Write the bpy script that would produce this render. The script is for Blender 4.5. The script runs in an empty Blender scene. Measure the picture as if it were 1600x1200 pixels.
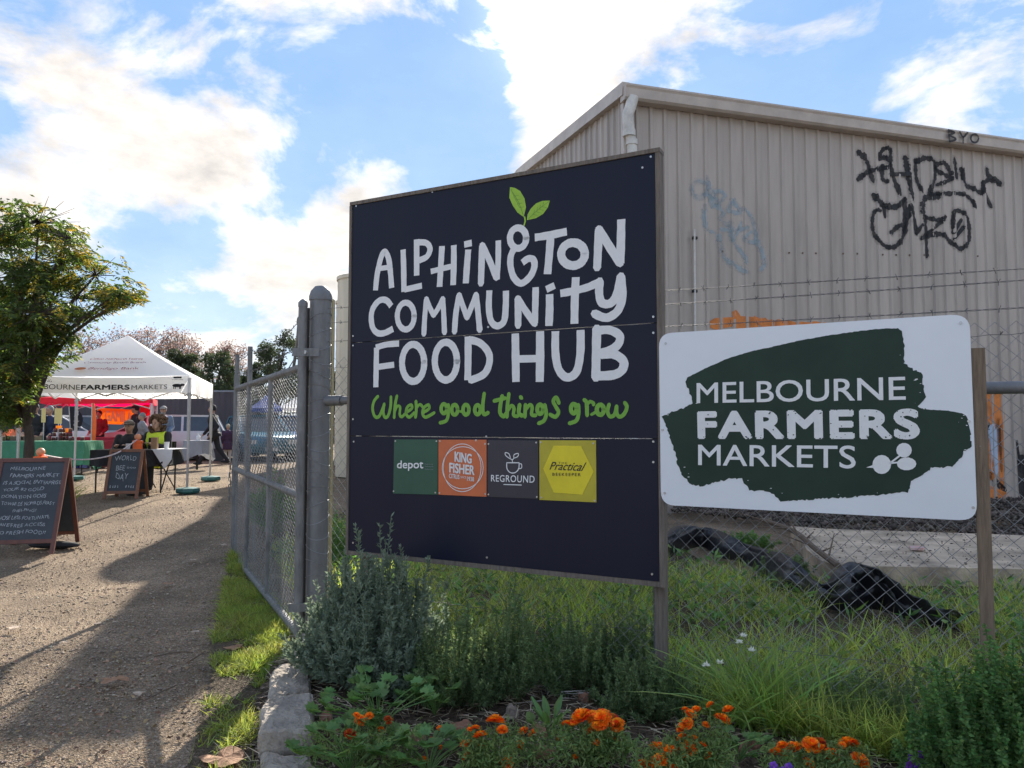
import bpy, bmesh, math, random
import numpy as np
from mathutils import Vector, Matrix, noise
random.seed(7); RNG = np.random.default_rng(7)
R = math.radians
C = bpy.context.scene.collection
SC = bpy.context.scene
# ---------------------------------------------------------------- camera
FPX = 1150.0; EYE = 1.6; PIT = math.atan(63.0/FPX)
cam = bpy.data.cameras.new('camera'); camo = bpy.data.objects.new('camera', cam); C.objects.link(camo)
camo.location = (0, 0, EYE); camo.rotation_euler = (R(90)+PIT, 0, 0)
cam.sensor_width = 36; cam.lens = FPX/1600*36; cam.clip_start = .05; cam.clip_end = 3000
SC.camera = camo
SC.render.resolution_x = 1024; SC.render.resolution_y = 768
# ---------------------------------------------------------------- world and sun
SUN_AZ, SUN_EL = R(2.5), R(29.3)
SD = Vector((math.sin(SUN_AZ)*math.cos(SUN_EL), math.cos(SUN_AZ)*math.cos(SUN_EL), math.sin(SUN_EL)))
W = bpy.data.worlds.new('World'); SC.world = W; W.use_nodes = True
nt = W.node_tree; nt.nodes.clear()
def N(t, nt_=None, **k):
    n = (nt_ or nt).nodes.new(t)
    for a, b in k.items(): setattr(n, a, b)
    return n
def mth(op, a, b=None, c=None, clamp=False, tree=None):
    tree = tree or nt
    n = tree.nodes.new('ShaderNodeMath'); n.operation = op; n.use_clamp = clamp
    for i, v in enumerate((a, b, c)):
        if v is None: continue
        if isinstance(v, (int, float)): n.inputs[i].default_value = v
        else: tree.links.new(v, n.inputs[i])
    return n.outputs[0]
L = nt.links.new
sky = N('ShaderNodeTexSky'); sky.sky_type = 'NISHITA'; sky.sun_disc = False
sky.sun_elevation = SUN_EL; sky.sun_rotation = SUN_AZ; sky.air_density = 1.0; sky.dust_density = .15; sky.ozone_density = 3.0
tc = N('ShaderNodeTexCoord'); sx = N('ShaderNodeSeparateXYZ'); L(tc.outputs['Generated'], sx.inputs[0])
zc = mth('MAXIMUM', sx.outputs[2], 0.0)
den = mth('ADD', zc, .22)
uu = mth('DIVIDE', sx.outputs[0], den); vv = mth('DIVIDE', sx.outputs[1], den)
cb = N('ShaderNodeCombineXYZ'); L(uu, cb.inputs[0]); L(vv, cb.inputs[1]); L(mth('MULTIPLY', zc, 1.4), cb.inputs[2])
n1 = N('ShaderNodeTexNoise'); n1.inputs['Scale'].default_value = 3.3; n1.inputs['Detail'].default_value = 12; n1.inputs['Roughness'].default_value = .6; n1.inputs['Distortion'].default_value = .35
cmap = N('ShaderNodeMapping'); cmap.inputs['Scale'].default_value = (1.0, 1.0, 1.9); cmap.inputs['Location'].default_value = (3.1, 1.7, .4); L(tc.outputs['Generated'], cmap.inputs[0])
n1.inputs['Scale'].default_value = 4.2; L(cmap.outputs[0], n1.inputs['Vector'])
n2 = N('ShaderNodeTexNoise'); n2.inputs['Scale'].default_value = 5.5; n2.inputs['Detail'].default_value = 8; n2.inputs['Roughness'].default_value = .6
n2.inputs['Scale'].default_value = 9; L(cmap.outputs[0], n2.inputs['Vector'])
def dirpx(px, py):
    u = (px-800)/FPX; v = (600-py)/FPX
    return Vector((u, math.cos(PIT)-v*math.sin(PIT), math.sin(PIT)+v*math.cos(PIT))).normalized()
dens = mth('ADD', mth('MULTIPLY', n1.outputs['Fac'], 1.9), -.44)
# cloud banks (direction, angular radius, weight)
for (px, py, rad, w) in ((890, 20, 95, .22), (1020, -40, 140, .10), (598, 268, 55, .34), (560, 300, 40, .2), (880, 175, 55, .2), (820, 225, 55, .2), (1500, 185, 80, .32), (1440, 60, 90, .14), (130, 40, 160, .08), (300, 235, 90, .14), (400, 250, 60, .14), (60, 320, 80, .16), (160, 350, 60, .14), (430, 395, 80, .16), (520, 375, 60, .14), (430, 10, 60, .10),
                          (700, 140, 95, -.19), (1180, 110, 110, -.19), (560, 130, 75, -.10), (730, 225, 60, -.16), (420, 100, 60, -.10), (1320, 130, 80, -.12), (770, 110, 50, -.12), (50, 210, 80, -.12), (240, 330, 70, -.10), (480, 320, 50, -.10), (640, 380, 80, -.05), (150, 220, 60, -.06), (1560, 110, 40, -.1)):
    d = dirpx(px, py)
    dp = N('ShaderNodeVectorMath', operation='DOT_PRODUCT'); L(tc.outputs['Generated'], dp.inputs[0]); dp.inputs[1].default_value = d
    k = 1.0/(rad/FPX)**2
    g = mth('EXPONENT', mth('MULTIPLY', mth('SUBTRACT', dp.outputs['Value'], 1.0), 2*k*.8))
    dens = mth('ADD', dens, mth('MULTIPLY', g, w))
fac = N('ShaderNodeMapRange'); fac.interpolation_type = 'SMOOTHSTEP'
fac.inputs['From Min'].default_value = .41; fac.inputs['From Max'].default_value = .77
L(dens, fac.inputs['Value'])
sdp = N('ShaderNodeVectorMath', operation='DOT_PRODUCT'); L(tc.outputs['Generated'], sdp.inputs[0]); sdp.inputs[1].default_value = SD
sdot = mth('MAXIMUM', sdp.outputs['Value'], 0.0)
fwd = mth('MULTIPLY', mth('POWER', sdot, 5), .03)
glow = mth('MULTIPLY', mth('POWER', sdot, 420), .30)
core = mth('MULTIPLY', mth('POWER', sdot, 900), 2.0)
shade = mth('ADD', mth('MULTIPLY', mth('SUBTRACT', n2.outputs['Fac'], .5), -1.7), 1.0)
thick = N('ShaderNodeMapRange'); thick.inputs['From Min'].default_value = .55; thick.inputs['From Max'].default_value = .95; thick.inputs['To Min'].default_value = 1.12; thick.inputs['To Max'].default_value = .82
L(dens, thick.inputs['Value'])
br = mth('ADD', mth('ADD', .15, fwd), mth('ADD', glow, core))
br = mth('MULTIPLY', mth('MULTIPLY', br, shade), thick.outputs[0])
ccol = N('ShaderNodeMix', data_type='RGBA'); ccol.inputs[6].default_value = (1.11, 1.0, .88, 1); ccol.inputs[7].default_value = (1.1, 1.0, .88, 1)
L(mth('POWER', sdot, 12), ccol.inputs[0])
bgc = N('ShaderNodeBackground'); L(ccol.outputs[2], bgc.inputs[0]); L(br, bgc.inputs[1])
hsv = N('ShaderNodeHueSaturation'); hsv.inputs['Saturation'].default_value = 1.3; L(sky.outputs[0], hsv.inputs['Color'])
# hazy air scatters a fairly even pale blue round the whole sky, on top of the clear-sky model
hz = N('ShaderNodeMix', data_type='RGBA'); hz.inputs[6].default_value = (.072, .108, .150, 1); hz.inputs[7].default_value = (.022, .052, .112, 1); L(mth('POWER', zc, .7), hz.inputs[0])
sk2 = N('ShaderNodeVectorMath', operation='SCALE'); L(hsv.outputs[0], sk2.inputs[0]); sk2.inputs['Scale'].default_value = .003
ska = N('ShaderNodeVectorMath', operation='ADD'); L(hz.outputs[2], ska.inputs[0]); L(sk2.outputs[0], ska.inputs[1])
bgs = N('ShaderNodeBackground'); L(ska.outputs[0], bgs.inputs[0]); bgs.inputs[1].default_value = 1.0
# thin veil low in the sky
veil = mth('MULTIPLY', mth('POWER', mth('SUBTRACT', 1.0, zc), 7), .42)
veil = mth('ADD', veil, .05)
fc = mth('MAXIMUM', mth('MULTIPLY', fac.outputs[0], .88), veil)
ms = N('ShaderNodeMixShader'); L(fc, ms.inputs[0]); L(bgs.outputs[0], ms.inputs[1]); L(bgc.outputs[0], ms.inputs[2])
wo = N('ShaderNodeOutputWorld'); L(ms.outputs[0], wo.inputs[0])
sl = bpy.data.lights.new('sun', 'SUN'); sl.energy = 1.55; sl.angle = R(.55); sl.color = (1, .93, .82)
so = bpy.data.objects.new('sun', sl); C.objects.link(so)
so.rotation_euler = SD.to_track_quat('Z', 'Y').to_euler(); so.location = (0, 0, 30)
SC.view_settings.view_transform = 'Standard'; SC.view_settings.look = 'None'; SC.view_settings.exposure = 2.78; SC.view_settings.gamma = 1
SC.view_settings.use_curve_mapping = False
# ---------------------------------------------------------------- helpers: places
def ray(px, py):
    u = (px-800)/FPX; v = (600-py)/FPX
    return Vector((u, math.cos(PIT)-v*math.sin(PIT), math.sin(PIT)+v*math.cos(PIT)))
def at(px, py, Y):
    r = ray(px, py); k = Y/r.y
    return Vector((r.x*k, Y, EYE+r.z*k))
def hit(px, py, P, n):
    r = ray(px, py); o = Vector((0, 0, EYE)); k = (Vector(P)-o).dot(n)/r.dot(n)
    return o+r*k
def sm(t): t = min(1, max(0, t)); return t*t*(3-2*t)
def H(x, y): return .42*sm((y-6.5)/6)*sm((-x-1.2)/2.2)
def Hn(x, y):
    a = np.clip((y-6.5)/6, 0, 1); b = np.clip((-x-1.2)/2.2, 0, 1)
    return .42*(a*a*(3-2*a))*(b*b*(3-2*b))
def gp(px, py, dz=0):
    z = 0
    for _ in range(25):
        p = hit(px, py, (0, 0, z), Vector((0, 0, 1))); z = .5*z+.5*(H(p.x, p.y)+dz)
    return p
# ---------------------------------------------------------------- helpers: materials
MC = {}
def mat(name, col, rough=.8, var=.15, scale=8, bump=0., bscale=60, metal=0, transl=0, rand=0., col2=None, spec=.5, stretch=None, det=6):
    if name in MC: return MC[name]
    m = bpy.data.materials.new(name); m.use_nodes = True; MC[name] = m
    t = m.node_tree; b = t.nodes['Principled BSDF']; out = t.nodes['Material Output']
    ln = t.links.new
    co = t.nodes.new('ShaderNodeTexCoord'); vec = co.outputs['Object']
    if stretch:
        mp = t.nodes.new('ShaderNodeMapping'); mp.inputs['Scale'].default_value = stretch; ln(vec, mp.inputs[0]); vec = mp.outputs[0]
    nz = t.nodes.new('ShaderNodeTexNoise'); nz.inputs['Scale'].default_value = scale; nz.inputs['Detail'].default_value = det; nz.inputs['Roughness'].default_value = .65
    ln(vec, nz.inputs['Vector'])
    mr = t.nodes.new('ShaderNodeMapRange'); mr.inputs['From Min'].default_value = .3; mr.inputs['From Max'].default_value = .7; ln(nz.outputs['Fac'], mr.inputs['Value'])
    c2 = col2 or tuple(c*(1-var) for c in col); c1 = col if col2 else tuple(min(1, c*(1+var)) for c in col)
    mx = t.nodes.new('ShaderNodeMix'); mx.data_type = 'RGBA'; ln(mr.outputs[0], mx.inputs[0])
    mx.inputs[6].default_value = (*c1, 1); mx.inputs[7].default_value = (*c2, 1); cout = mx.outputs[2]
    if rand:
        g = t.nodes.new('ShaderNodeNewGeometry'); hs = t.nodes.new('ShaderNodeHueSaturation')
        a = t.nodes.new('ShaderNodeMapRange'); a.inputs['To Min'].default_value = 1-rand; a.inputs['To Max'].default_value = 1+rand
        ln(g.outputs['Random Per Island'], a.inputs['Value']); ln(a.outputs[0], hs.inputs['Value'])
        h = t.nodes.new('ShaderNodeMath'); h.operation = 'MULTIPLY_ADD'; h.inputs[1].default_value = 7.31; h.inputs[2].default_value = 0; ln(g.outputs['Random Per Island'], h.inputs[0])
        fr = t.nodes.new('ShaderNodeMath'); fr.operation = 'FRACT'; ln(h.outputs[0], fr.inputs[0])
        a2 = t.nodes.new('ShaderNodeMapRange'); a2.inputs['To Min'].default_value = .5-.03*min(1, rand*3); a2.inputs['To Max'].default_value = .5+.03*min(1, rand*3)
        ln(fr.outputs[0], a2.inputs['Value']); ln(a2.outputs[0], hs.inputs['Hue'])
        ln(cout, hs.inputs['Color']); cout = hs.outputs[0]
    ln(cout, b.inputs['Base Color']); b.inputs['Metallic'].default_value = metal
    b.inputs['Specular IOR Level'].default_value = spec
    rr = t.nodes.new('ShaderNodeMapRange'); rr.inputs['To Min'].default_value = max(0, rough-.08); rr.inputs['To Max'].default_value = min(1, rough+.08); ln(nz.outputs['Fac'], rr.inputs['Value']); ln(rr.outputs[0], b.inputs['Roughness'])
    if bump:
        bn = t.nodes.new('ShaderNodeTexNoise'); bn.inputs['Scale'].default_value = bscale; bn.inputs['Detail'].default_value = 4; ln(vec, bn.inputs['Vector'])
        bp = t.nodes.new('ShaderNodeBump'); bp.inputs['Strength'].default_value = bump; bp.inputs['Distance'].default_value = .02; ln(bn.outputs['Fac'], bp.inputs['Height']); ln(bp.outputs[0], b.inputs['Normal'])
    if transl:
        tr = t.nodes.new('ShaderNodeBsdfTranslucent'); ln(cout, tr.inputs[0])
        ad = t.nodes.new('ShaderNodeMixShader'); ad.inputs[0].default_value = transl
        ln(b.outputs[0], ad.inputs[1]); ln(tr.outputs[0], ad.inputs[2]); ln(ad.outputs[0], out.inputs[0])
        # transmitted leaf light is yellower
        g2 = t.nodes.new('ShaderNodeHueSaturation'); g2.inputs['Hue'].default_value = .485; g2.inputs['Saturation'].default_value = 1.1; g2.inputs['Value'].default_value = 2.2
        ln(cout, g2.inputs['Color']); ln(g2.outputs[0], tr.inputs[0])
    return m
# ---------------------------------------------------------------- helpers: objects
def link(name, me, m=None, parent=None, smooth=False):
    o = bpy.data.objects.new(name, me); C.objects.link(o)
    if m is not None: me.materials.append(m)
    if parent is not None: o.parent = parent
    if smooth: me.shade_smooth()
    return o
def tag(o, label=None, cat=None, group=None, kind=None):
    if label: o['label'] = label
    if cat: o['category'] = cat
    if group: o['group'] = group
    if kind: o['kind'] = kind
    return o
def thing(name, loc, label, cat, group=None, rz=0):
    o = bpy.data.objects.new(name, None); C.objects.link(o); o.location = loc; o.rotation_euler = (0, 0, rz); o.empty_display_size = .1
    return tag(o, label, cat, group)
def rootloc(p):
    v = Vector((0, 0, 0))
    while p is not None: v += p.location; p = p.parent
    return v
def copytree(o, parent=None):
    c = o.copy(); C.objects.link(c); c.parent = parent
    for ch in o.children: copytree(ch, c)
    return c
def npmesh(name, V, F4=None, F3=None):
    """V (n,3); F4 quads, F3 tris as int arrays"""
    me = bpy.data.meshes.new(name); me.vertices.add(len(V)); me.vertices.foreach_set('co', np.asarray(V, dtype=np.float32).ravel())
    f4 = np.zeros((0, 4), int) if F4 is None else np.asarray(F4).reshape(-1, 4); f3 = np.zeros((0, 3), int) if F3 is None else np.asarray(F3).reshape(-1, 3)
    nl = f4.size+f3.size; me.loops.add(nl); me.loops.foreach_set('vertex_index', np.concatenate([f4.ravel(), f3.ravel()]).astype(np.int32))
    me.polygons.add(len(f4)+len(f3))
    st = np.concatenate([np.arange(len(f4))*4, f4.size+np.arange(len(f3))*3]).astype(np.int32)
    me.polygons.foreach_set('loop_start', st)
    me.update(calc_edges=True); me.validate()
    return me
class B:
    """collects shapes in world space; make() links them as one mesh"""
    def __init__(s): s.v = []; s.f = []
    def add(s, vs, fs):
        n = len(s.v); s.v += [tuple(v) for v in vs]; s.f += [tuple(i+n for i in f) for f in fs]; return s
    def box(s, c, sz, rz=0, M=None):
        a, b, h = sz[0]/2, sz[1]/2, sz[2]/2
        m = M if M is not None else Matrix.Rotation(rz, 3, 'Z')
        vs = [Vector(c)+m@Vector((x*a, y*b, z*h)) for x, y, z in ((-1,-1,-1),(1,-1,-1),(1,1,-1),(-1,1,-1),(-1,-1,1),(1,-1,1),(1,1,1),(-1,1,1))]
        return s.add(vs, [(0,3,2,1),(4,5,6,7),(0,1,5,4),(1,2,6,5),(2,3,7,6),(3,0,4,7)])
    def bar(s, a, b, w, h, up=(0, 0, 1)):
        a, b = Vector(a), Vector(b); d = (b-a).normalized(); u = Vector(up)
        if abs(d.dot(u)) > .98: u = Vector((0, 1, 0))
        sd = d.cross(u).normalized(); u = sd.cross(d)
        vs = [p+sd*(i*w/2)+u*(j*h/2) for p in (a, b) for i, j in ((-1,-1),(1,-1),(1,1),(-1,1))]
        return s.add(vs, [(3,2,1,0),(4,5,6,7),(0,1,5,4),(1,2,6,5),(2,3,7,6),(3,0,4,7)])
    def tube(s, pts, r, n=8, cap=True):
        pts = [Vector(p) for p in pts]; rs = r if isinstance(r, (list, tuple)) else [r]*len(pts)
        vs = []; ref = None
        for i, p in enumerate(pts):
            d = (pts[min(i+1, len(pts)-1)]-pts[max(i-1, 0)])
            d = d.normalized() if d.length > 1e-9 else Vector((0, 0, 1))
            if ref is None: ref = Vector((0, 0, 1)) if abs(d.z) < .9 else Vector((1, 0, 0))
            a = d.cross(ref).normalized(); b2 = d.cross(a); ref = -b2 if False else ref - d*ref.dot(d)
            if ref.length < 1e-3: ref = Vector((1, 0, 0)) if abs(d.x) < .9 else Vector((0, 1, 0))
            for k in range(n):
                t = 2*math.pi*k/n; vs.append(p+(a*math.cos(t)+b2*math.sin(t))*rs[i])
        fs = [(i*n+k, i*n+(k+1) % n, (i+1)*n+(k+1) % n, (i+1)*n+k) for i in range(len(pts)-1) for k in range(n)]
        if cap: fs += [tuple(range(n-1, -1, -1)), tuple((len(pts)-1)*n+k for k in range(n))]
        return s.add(vs, fs)
    def ell(s, c, r, nu=12, nv=8, M=None):
        m = M if M is not None else Matrix.Identity(3); vs = []
        for j in range(nv+1):
            ph = math.pi*j/nv
            for i in range(nu):
                th = 2*math.pi*i/nu; vs.append(Vector(c)+m@Vector((r[0]*math.sin(ph)*math.cos(th), r[1]*math.sin(ph)*math.sin(th), r[2]*math.cos(ph))))
        return s.add(vs, [(j*nu+i, (j+1)*nu+i, (j+1)*nu+(i+1) % nu, j*nu+(i+1) % nu) for j in range(nv) for i in range(nu)])
    def lathe(s, c, prof, n=16):
        vs = [Vector(c)+Vector((r*math.cos(2*math.pi*k/n), r*math.sin(2*math.pi*k/n), z)) for r, z in prof for k in range(n)]
        m = len(prof)
        return s.add(vs, [(i*n+k, i*n+(k+1) % n, (i+1)*n+(k+1) % n, (i+1)*n+k) for i in range(m-1) for k in range(n)]+[tuple(range(n-1, -1, -1)), tuple((m-1)*n+k for k in range(n))])
    def prism(s, poly, ext):
        n = len(poly); e = Vector(ext); vs = [Vector(p) for p in poly]+[Vector(p)+e for p in poly]
        return s.add(vs, [tuple(range(n-1, -1, -1)), tuple(range(n, 2*n))]+[(i, (i+1) % n, (i+1) % n+n, i+n) for i in range(n)])
    def quad(s, *p): return s.add(p, [tuple(range(len(p)))])
    def make(s, name, m, parent=None, smooth=False, kind=None, label=None):
        off = rootloc(parent)
        me = bpy.data.meshes.new(name); me.from_pydata([tuple(Vector(v)-off) for v in s.v], [], s.f); me.update()
        if smooth:
            me.shade_smooth()
            try: me.set_sharp_from_angle(angle=R(40))
            except Exception: pass
        o = link(name, me, m, parent)
        if kind: o['kind'] = kind
        if label: o['label'] = label
        return o
def npobj(name, V, F4, F3, m, parent=None, kind=None):
    off = rootloc(parent); V = np.asarray(V)-np.array(off)
    o = link(name, npmesh(name, V, F4, F3), m, parent)
    if kind: o['kind'] = kind
    return o
def segs(A, Bp, r, n=3):
    """many straight round pieces at once"""
    A = np.asarray(A, float); Bp = np.asarray(Bp, float); d = Bp-A; d /= np.linalg.norm(d, axis=1)[:, None]+1e-12
    ref = np.where(np.abs(d[:, 2:3]) < .9, np.array([[0, 0, 1.]]), np.array([[1., 0, 0]]))
    a = np.cross(d, ref); a /= np.linalg.norm(a, axis=1)[:, None]; b = np.cross(d, a)
    r = np.broadcast_to(np.asarray(r, float), (len(A),))[:, None]
    V = np.zeros((len(A), 2*n, 3))
    for k in range(n):
        t = 2*math.pi*k/n; o = (a*math.cos(t)+b*math.sin(t))*r; V[:, k] = A+o; V[:, n+k] = Bp+o
    base = (np.arange(len(A))*2*n)[:, None, None]
    f = np.array([[k, (k+1) % n, n+(k+1) % n, n+k] for k in range(n)])[None]
    return V.reshape(-1, 3), (base+f).reshape(-1, 4)
def unit(v): return v/(np.linalg.norm(v, axis=-1, keepdims=True)+1e-12)
def blades(base, d, ln, w, droop=.3, nseg=3, rng=RNG):
    """tapering bent blades"""
    n = len(base); ln = np.broadcast_to(ln, (n,)); w = np.broadcast_to(w, (n,)); droop = np.broadcast_to(droop, (n,))
    d = unit(d); side = np.cross(d, rng.normal(size=(n, 3))); side = unit(side)
    bd = rng.normal(size=(n, 3)); bd[:, 2] = -np.abs(bd[:, 2])*.6; hd = d.copy(); hd[:, 2] = 0; bd = unit(bd*.5+hd*1.5+np.array([0, 0, -.6]))
    V = np.zeros((n, 2*nseg+1, 3))
    for k in range(nseg):
        t = k/nseg; p = base+d*(ln*t)[:, None]+bd*(ln*droop*t*t)[:, None]
        ww = (w*.5*(1-.75*t))[:, None]; V[:, 2*k] = p-side*ww; V[:, 2*k+1] = p+side*ww
    V[:, 2*nseg] = base+d*ln[:, None]+bd*(ln*droop)[:, None]
    b = (np.arange(n)*(2*nseg+1))[:, None, None]
    q = np.array([[2*k, 2*k+1, 2*k+3, 2*k+2] for k in range(nseg-1)]).reshape(1, -1, 4)
    t3 = np.array([[[2*nseg-2, 2*nseg-1, 2*nseg]]])
    return V.reshape(-1, 3), ((b+q).reshape(-1, 4) if nseg > 1 else None), (b+t3).reshape(-1, 3)
def leaves(base, d, ln, w, rng=RNG):
    """diamond leaves folded on the midrib, two triangles each side"""
    n = len(base); ln = np.broadcast_to(ln, (n,))[:, None]; w = np.broadcast_to(w, (n,))[:, None]
    d = unit(d); side = unit(np.cross(d, rng.normal(size=(n, 3)))); nn = np.cross(d, side)
    V = np.zeros((n, 4, 3)); V[:, 0] = base; V[:, 1] = base+d*ln*.45+side*w*.5+nn*w*.15; V[:, 2] = base+d*ln-nn*ln*.1; V[:, 3] = base+d*ln*.45-side*w*.5+nn*w*.15
    b = (np.arange(n)*4)[:, None, None]
    f = np.array([[[0, 1, 2], [0, 2, 3]]])
    return V.reshape(-1, 3), (b+f).reshape(-1, 3)
def inpoly(x, y, poly):
    r = np.zeros(len(x), bool); n = len(poly)
    for i in range(n):
        x1, y1 = poly[i][:2]; x2, y2 = poly[(i+1) % n][:2]
        c = ((y1 > y) != (y2 > y)) & (x < (x2-x1)*(y-y1)/(y2-y1+1e-12)+x1); r ^= c
    return r
def scatter(poly, n, rng=RNG):
    P = np.array([p[:2] for p in poly]); lo, hi = P.min(0), P.max(0); out = np.zeros((0, 2))
    while len(out) < n:
        q = rng.uniform(lo, hi, (n*2, 2)); q = q[inpoly(q[:, 0], q[:, 1], poly)]; out = np.vstack([out, q])
    return out[:n]
def fbm(x, y, s=1., o=0.):
    v = np.zeros_like(x); a = 1.
    for k in range(4):
        f = s*2**k; v += a*(np.sin(x*f*1.3+o+k*1.7+1.3*np.sin(y*f*.9+k+o))*np.cos(y*f*1.1+o*2+k*.6+1.1*np.sin(x*f*.7+k*2))); a *= .5
    return v/1.8
def smooth_path(pts, k=6):
    P = [Vector(p) for p in pts]
    if len(P) < 3: return P
    out = []
    for i in range(len(P)-1):
        p0, p1, p2, p3 = P[max(i-1, 0)], P[i], P[i+1], P[min(i+2, len(P)-1)]
        for j in range(k):
            t = j/k; out.append(.5*((2*p1)+(p2-p0)*t+(2*p0-5*p1+4*p2-p3)*t*t+(3*p1-p0-3*p2+p3)*t**3))
    return out+[P[-1]]
def hand(V, F, amt=1.):
    par = list(range(len(V)))
    def fnd(i):
        while par[i] != i: par[i] = par[par[i]]; i = par[i]
        return i
    for f in F:
        for k in f[1:]: par[fnd(k)] = fnd(f[0])
    g_ = {}
    for i in range(len(V)): g_.setdefault(fnd(i), []).append(i)
    V = V.copy()
    for ids in g_.values():
        c = V[ids].mean(0); a = random.gauss(0, .10)*amt; sx_, sy_ = random.uniform(.85, 1.15), random.uniform(.78, 1.15); q = (V[ids]-c)*np.array([sx_, sy_]); asp = .12
        V[ids] = c+np.column_stack([q[:, 0]-q[:, 1]*a*asp, q[:, 1]+q[:, 0]*a/asp])+np.array([random.gauss(0, .004), random.gauss(0, .06)])*amt
    return V, F
# flat print: text and brush strokes laid on a plane
def text2d(body, bold=0., shear=0., spacing=1.):
    cu = bpy.data.curves.new('t', 'FONT'); cu.body = body; cu.shear = shear; cu.space_character = spacing; cu.resolution_u = 4
    o = bpy.data.objects.new('t', cu); C.objects.link(o); dg = bpy.context.evaluated_depsgraph_get(); dg.update()
    me = o.evaluated_get(dg).to_mesh(); V = np.array([v.co[:2] for v in me.vertices]); F = [tuple(p.vertices) for p in me.polygons]
    o.evaluated_get(dg).to_mesh_clear(); bpy.data.objects.remove(o); bpy.data.curves.remove(cu)
    lo, hi = V.min(0), V.max(0); return (V-lo)/(hi-lo), F
def lettering(body, q, m, parent, n, bold=0., shear=0., spacing=1., off=.002, jit=0., name='lettering', lay=.0002):
    """q: bottom-left, bottom-right, top-right, top-left in the world"""
    V, F = text2d(body, 0, shear, spacing); q = [np.array(Vector(p)) for p in q]; b = B(); hgt = np.linalg.norm(q[3]-q[0]); wid = np.linalg.norm(q[1]-q[0])
    e = bold*hgt*1.15; K = 8 if bold > .02 else 4
    for k in range(K if bold else 1):
        a = 2*math.pi*(k+.5)/K; sx_, sy_ = (e/wid*math.cos(a), e/hgt*math.sin(a)) if bold else (0, 0)
        u = V[:, :1]*(1-2*e/wid)+e/wid+sx_; v = V[:, 1:]*(1-2*e/hgt)+e/hgt+sy_
        P = q[0]*(1-u)*(1-v)+q[1]*u*(1-v)+q[2]*u*v+q[3]*(1-u)*v+np.array(n)*(off+lay*k); b.add(P, F)
    return b.make(name, m, parent)
def wob(i, s): return math.sin(i*1.7+s)*.5+math.sin(i*.61+s*2.3)*.5
def ribbon(b, pts, w, n, off=.002, taper=1., k=6, round_=True, conf=None, across=1, rough=.04):
    """flat brush stroke: pts in world on plane with normal n; conf(p) moves a point onto a relief"""
    P = smooth_path(pts, k); n = Vector(n); s0 = random.random()*9
    if round_:
        d0 = (P[0]-P[1]).normalized(); d1 = (P[-1]-P[-2]).normalized(); P = [P[0]+d0*w*.42]+P+[P[-1]+d1*w*.42]
    m = len(P); vs = []
    for i, p in enumerate(P):
        d = (P[min(i+1, m-1)]-P[max(i-1, 0)]).normalized(); sd = d.cross(n).normalized()
        ww = w*.5*(1+rough*wob(i, s0))*(1+(taper-1)*i/(m-1))
        if round_ and i in (0, m-1): ww *= .45
        for j in range(across+1):
            q = p+sd*ww*(2*j/across-1); q = conf(q) if conf else q+n*off; vs.append(q)
    a = across+1
    b.add(vs, [(i*a+j, i*a+j+1, (i+1)*a+j+1, (i+1)*a+j) for i in range(m-1) for j in range(across)])
def ringpts(cx, cy, rx, ry, n=14, a0=0, a1=360, rot=0):
    return [(cx+rx*math.cos(R(a0+(a1-a0)*i/n)+rot), cy+ry*math.sin(R(a0+(a1-a0)*i/n)+rot)) for i in range(n+1)]
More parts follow.
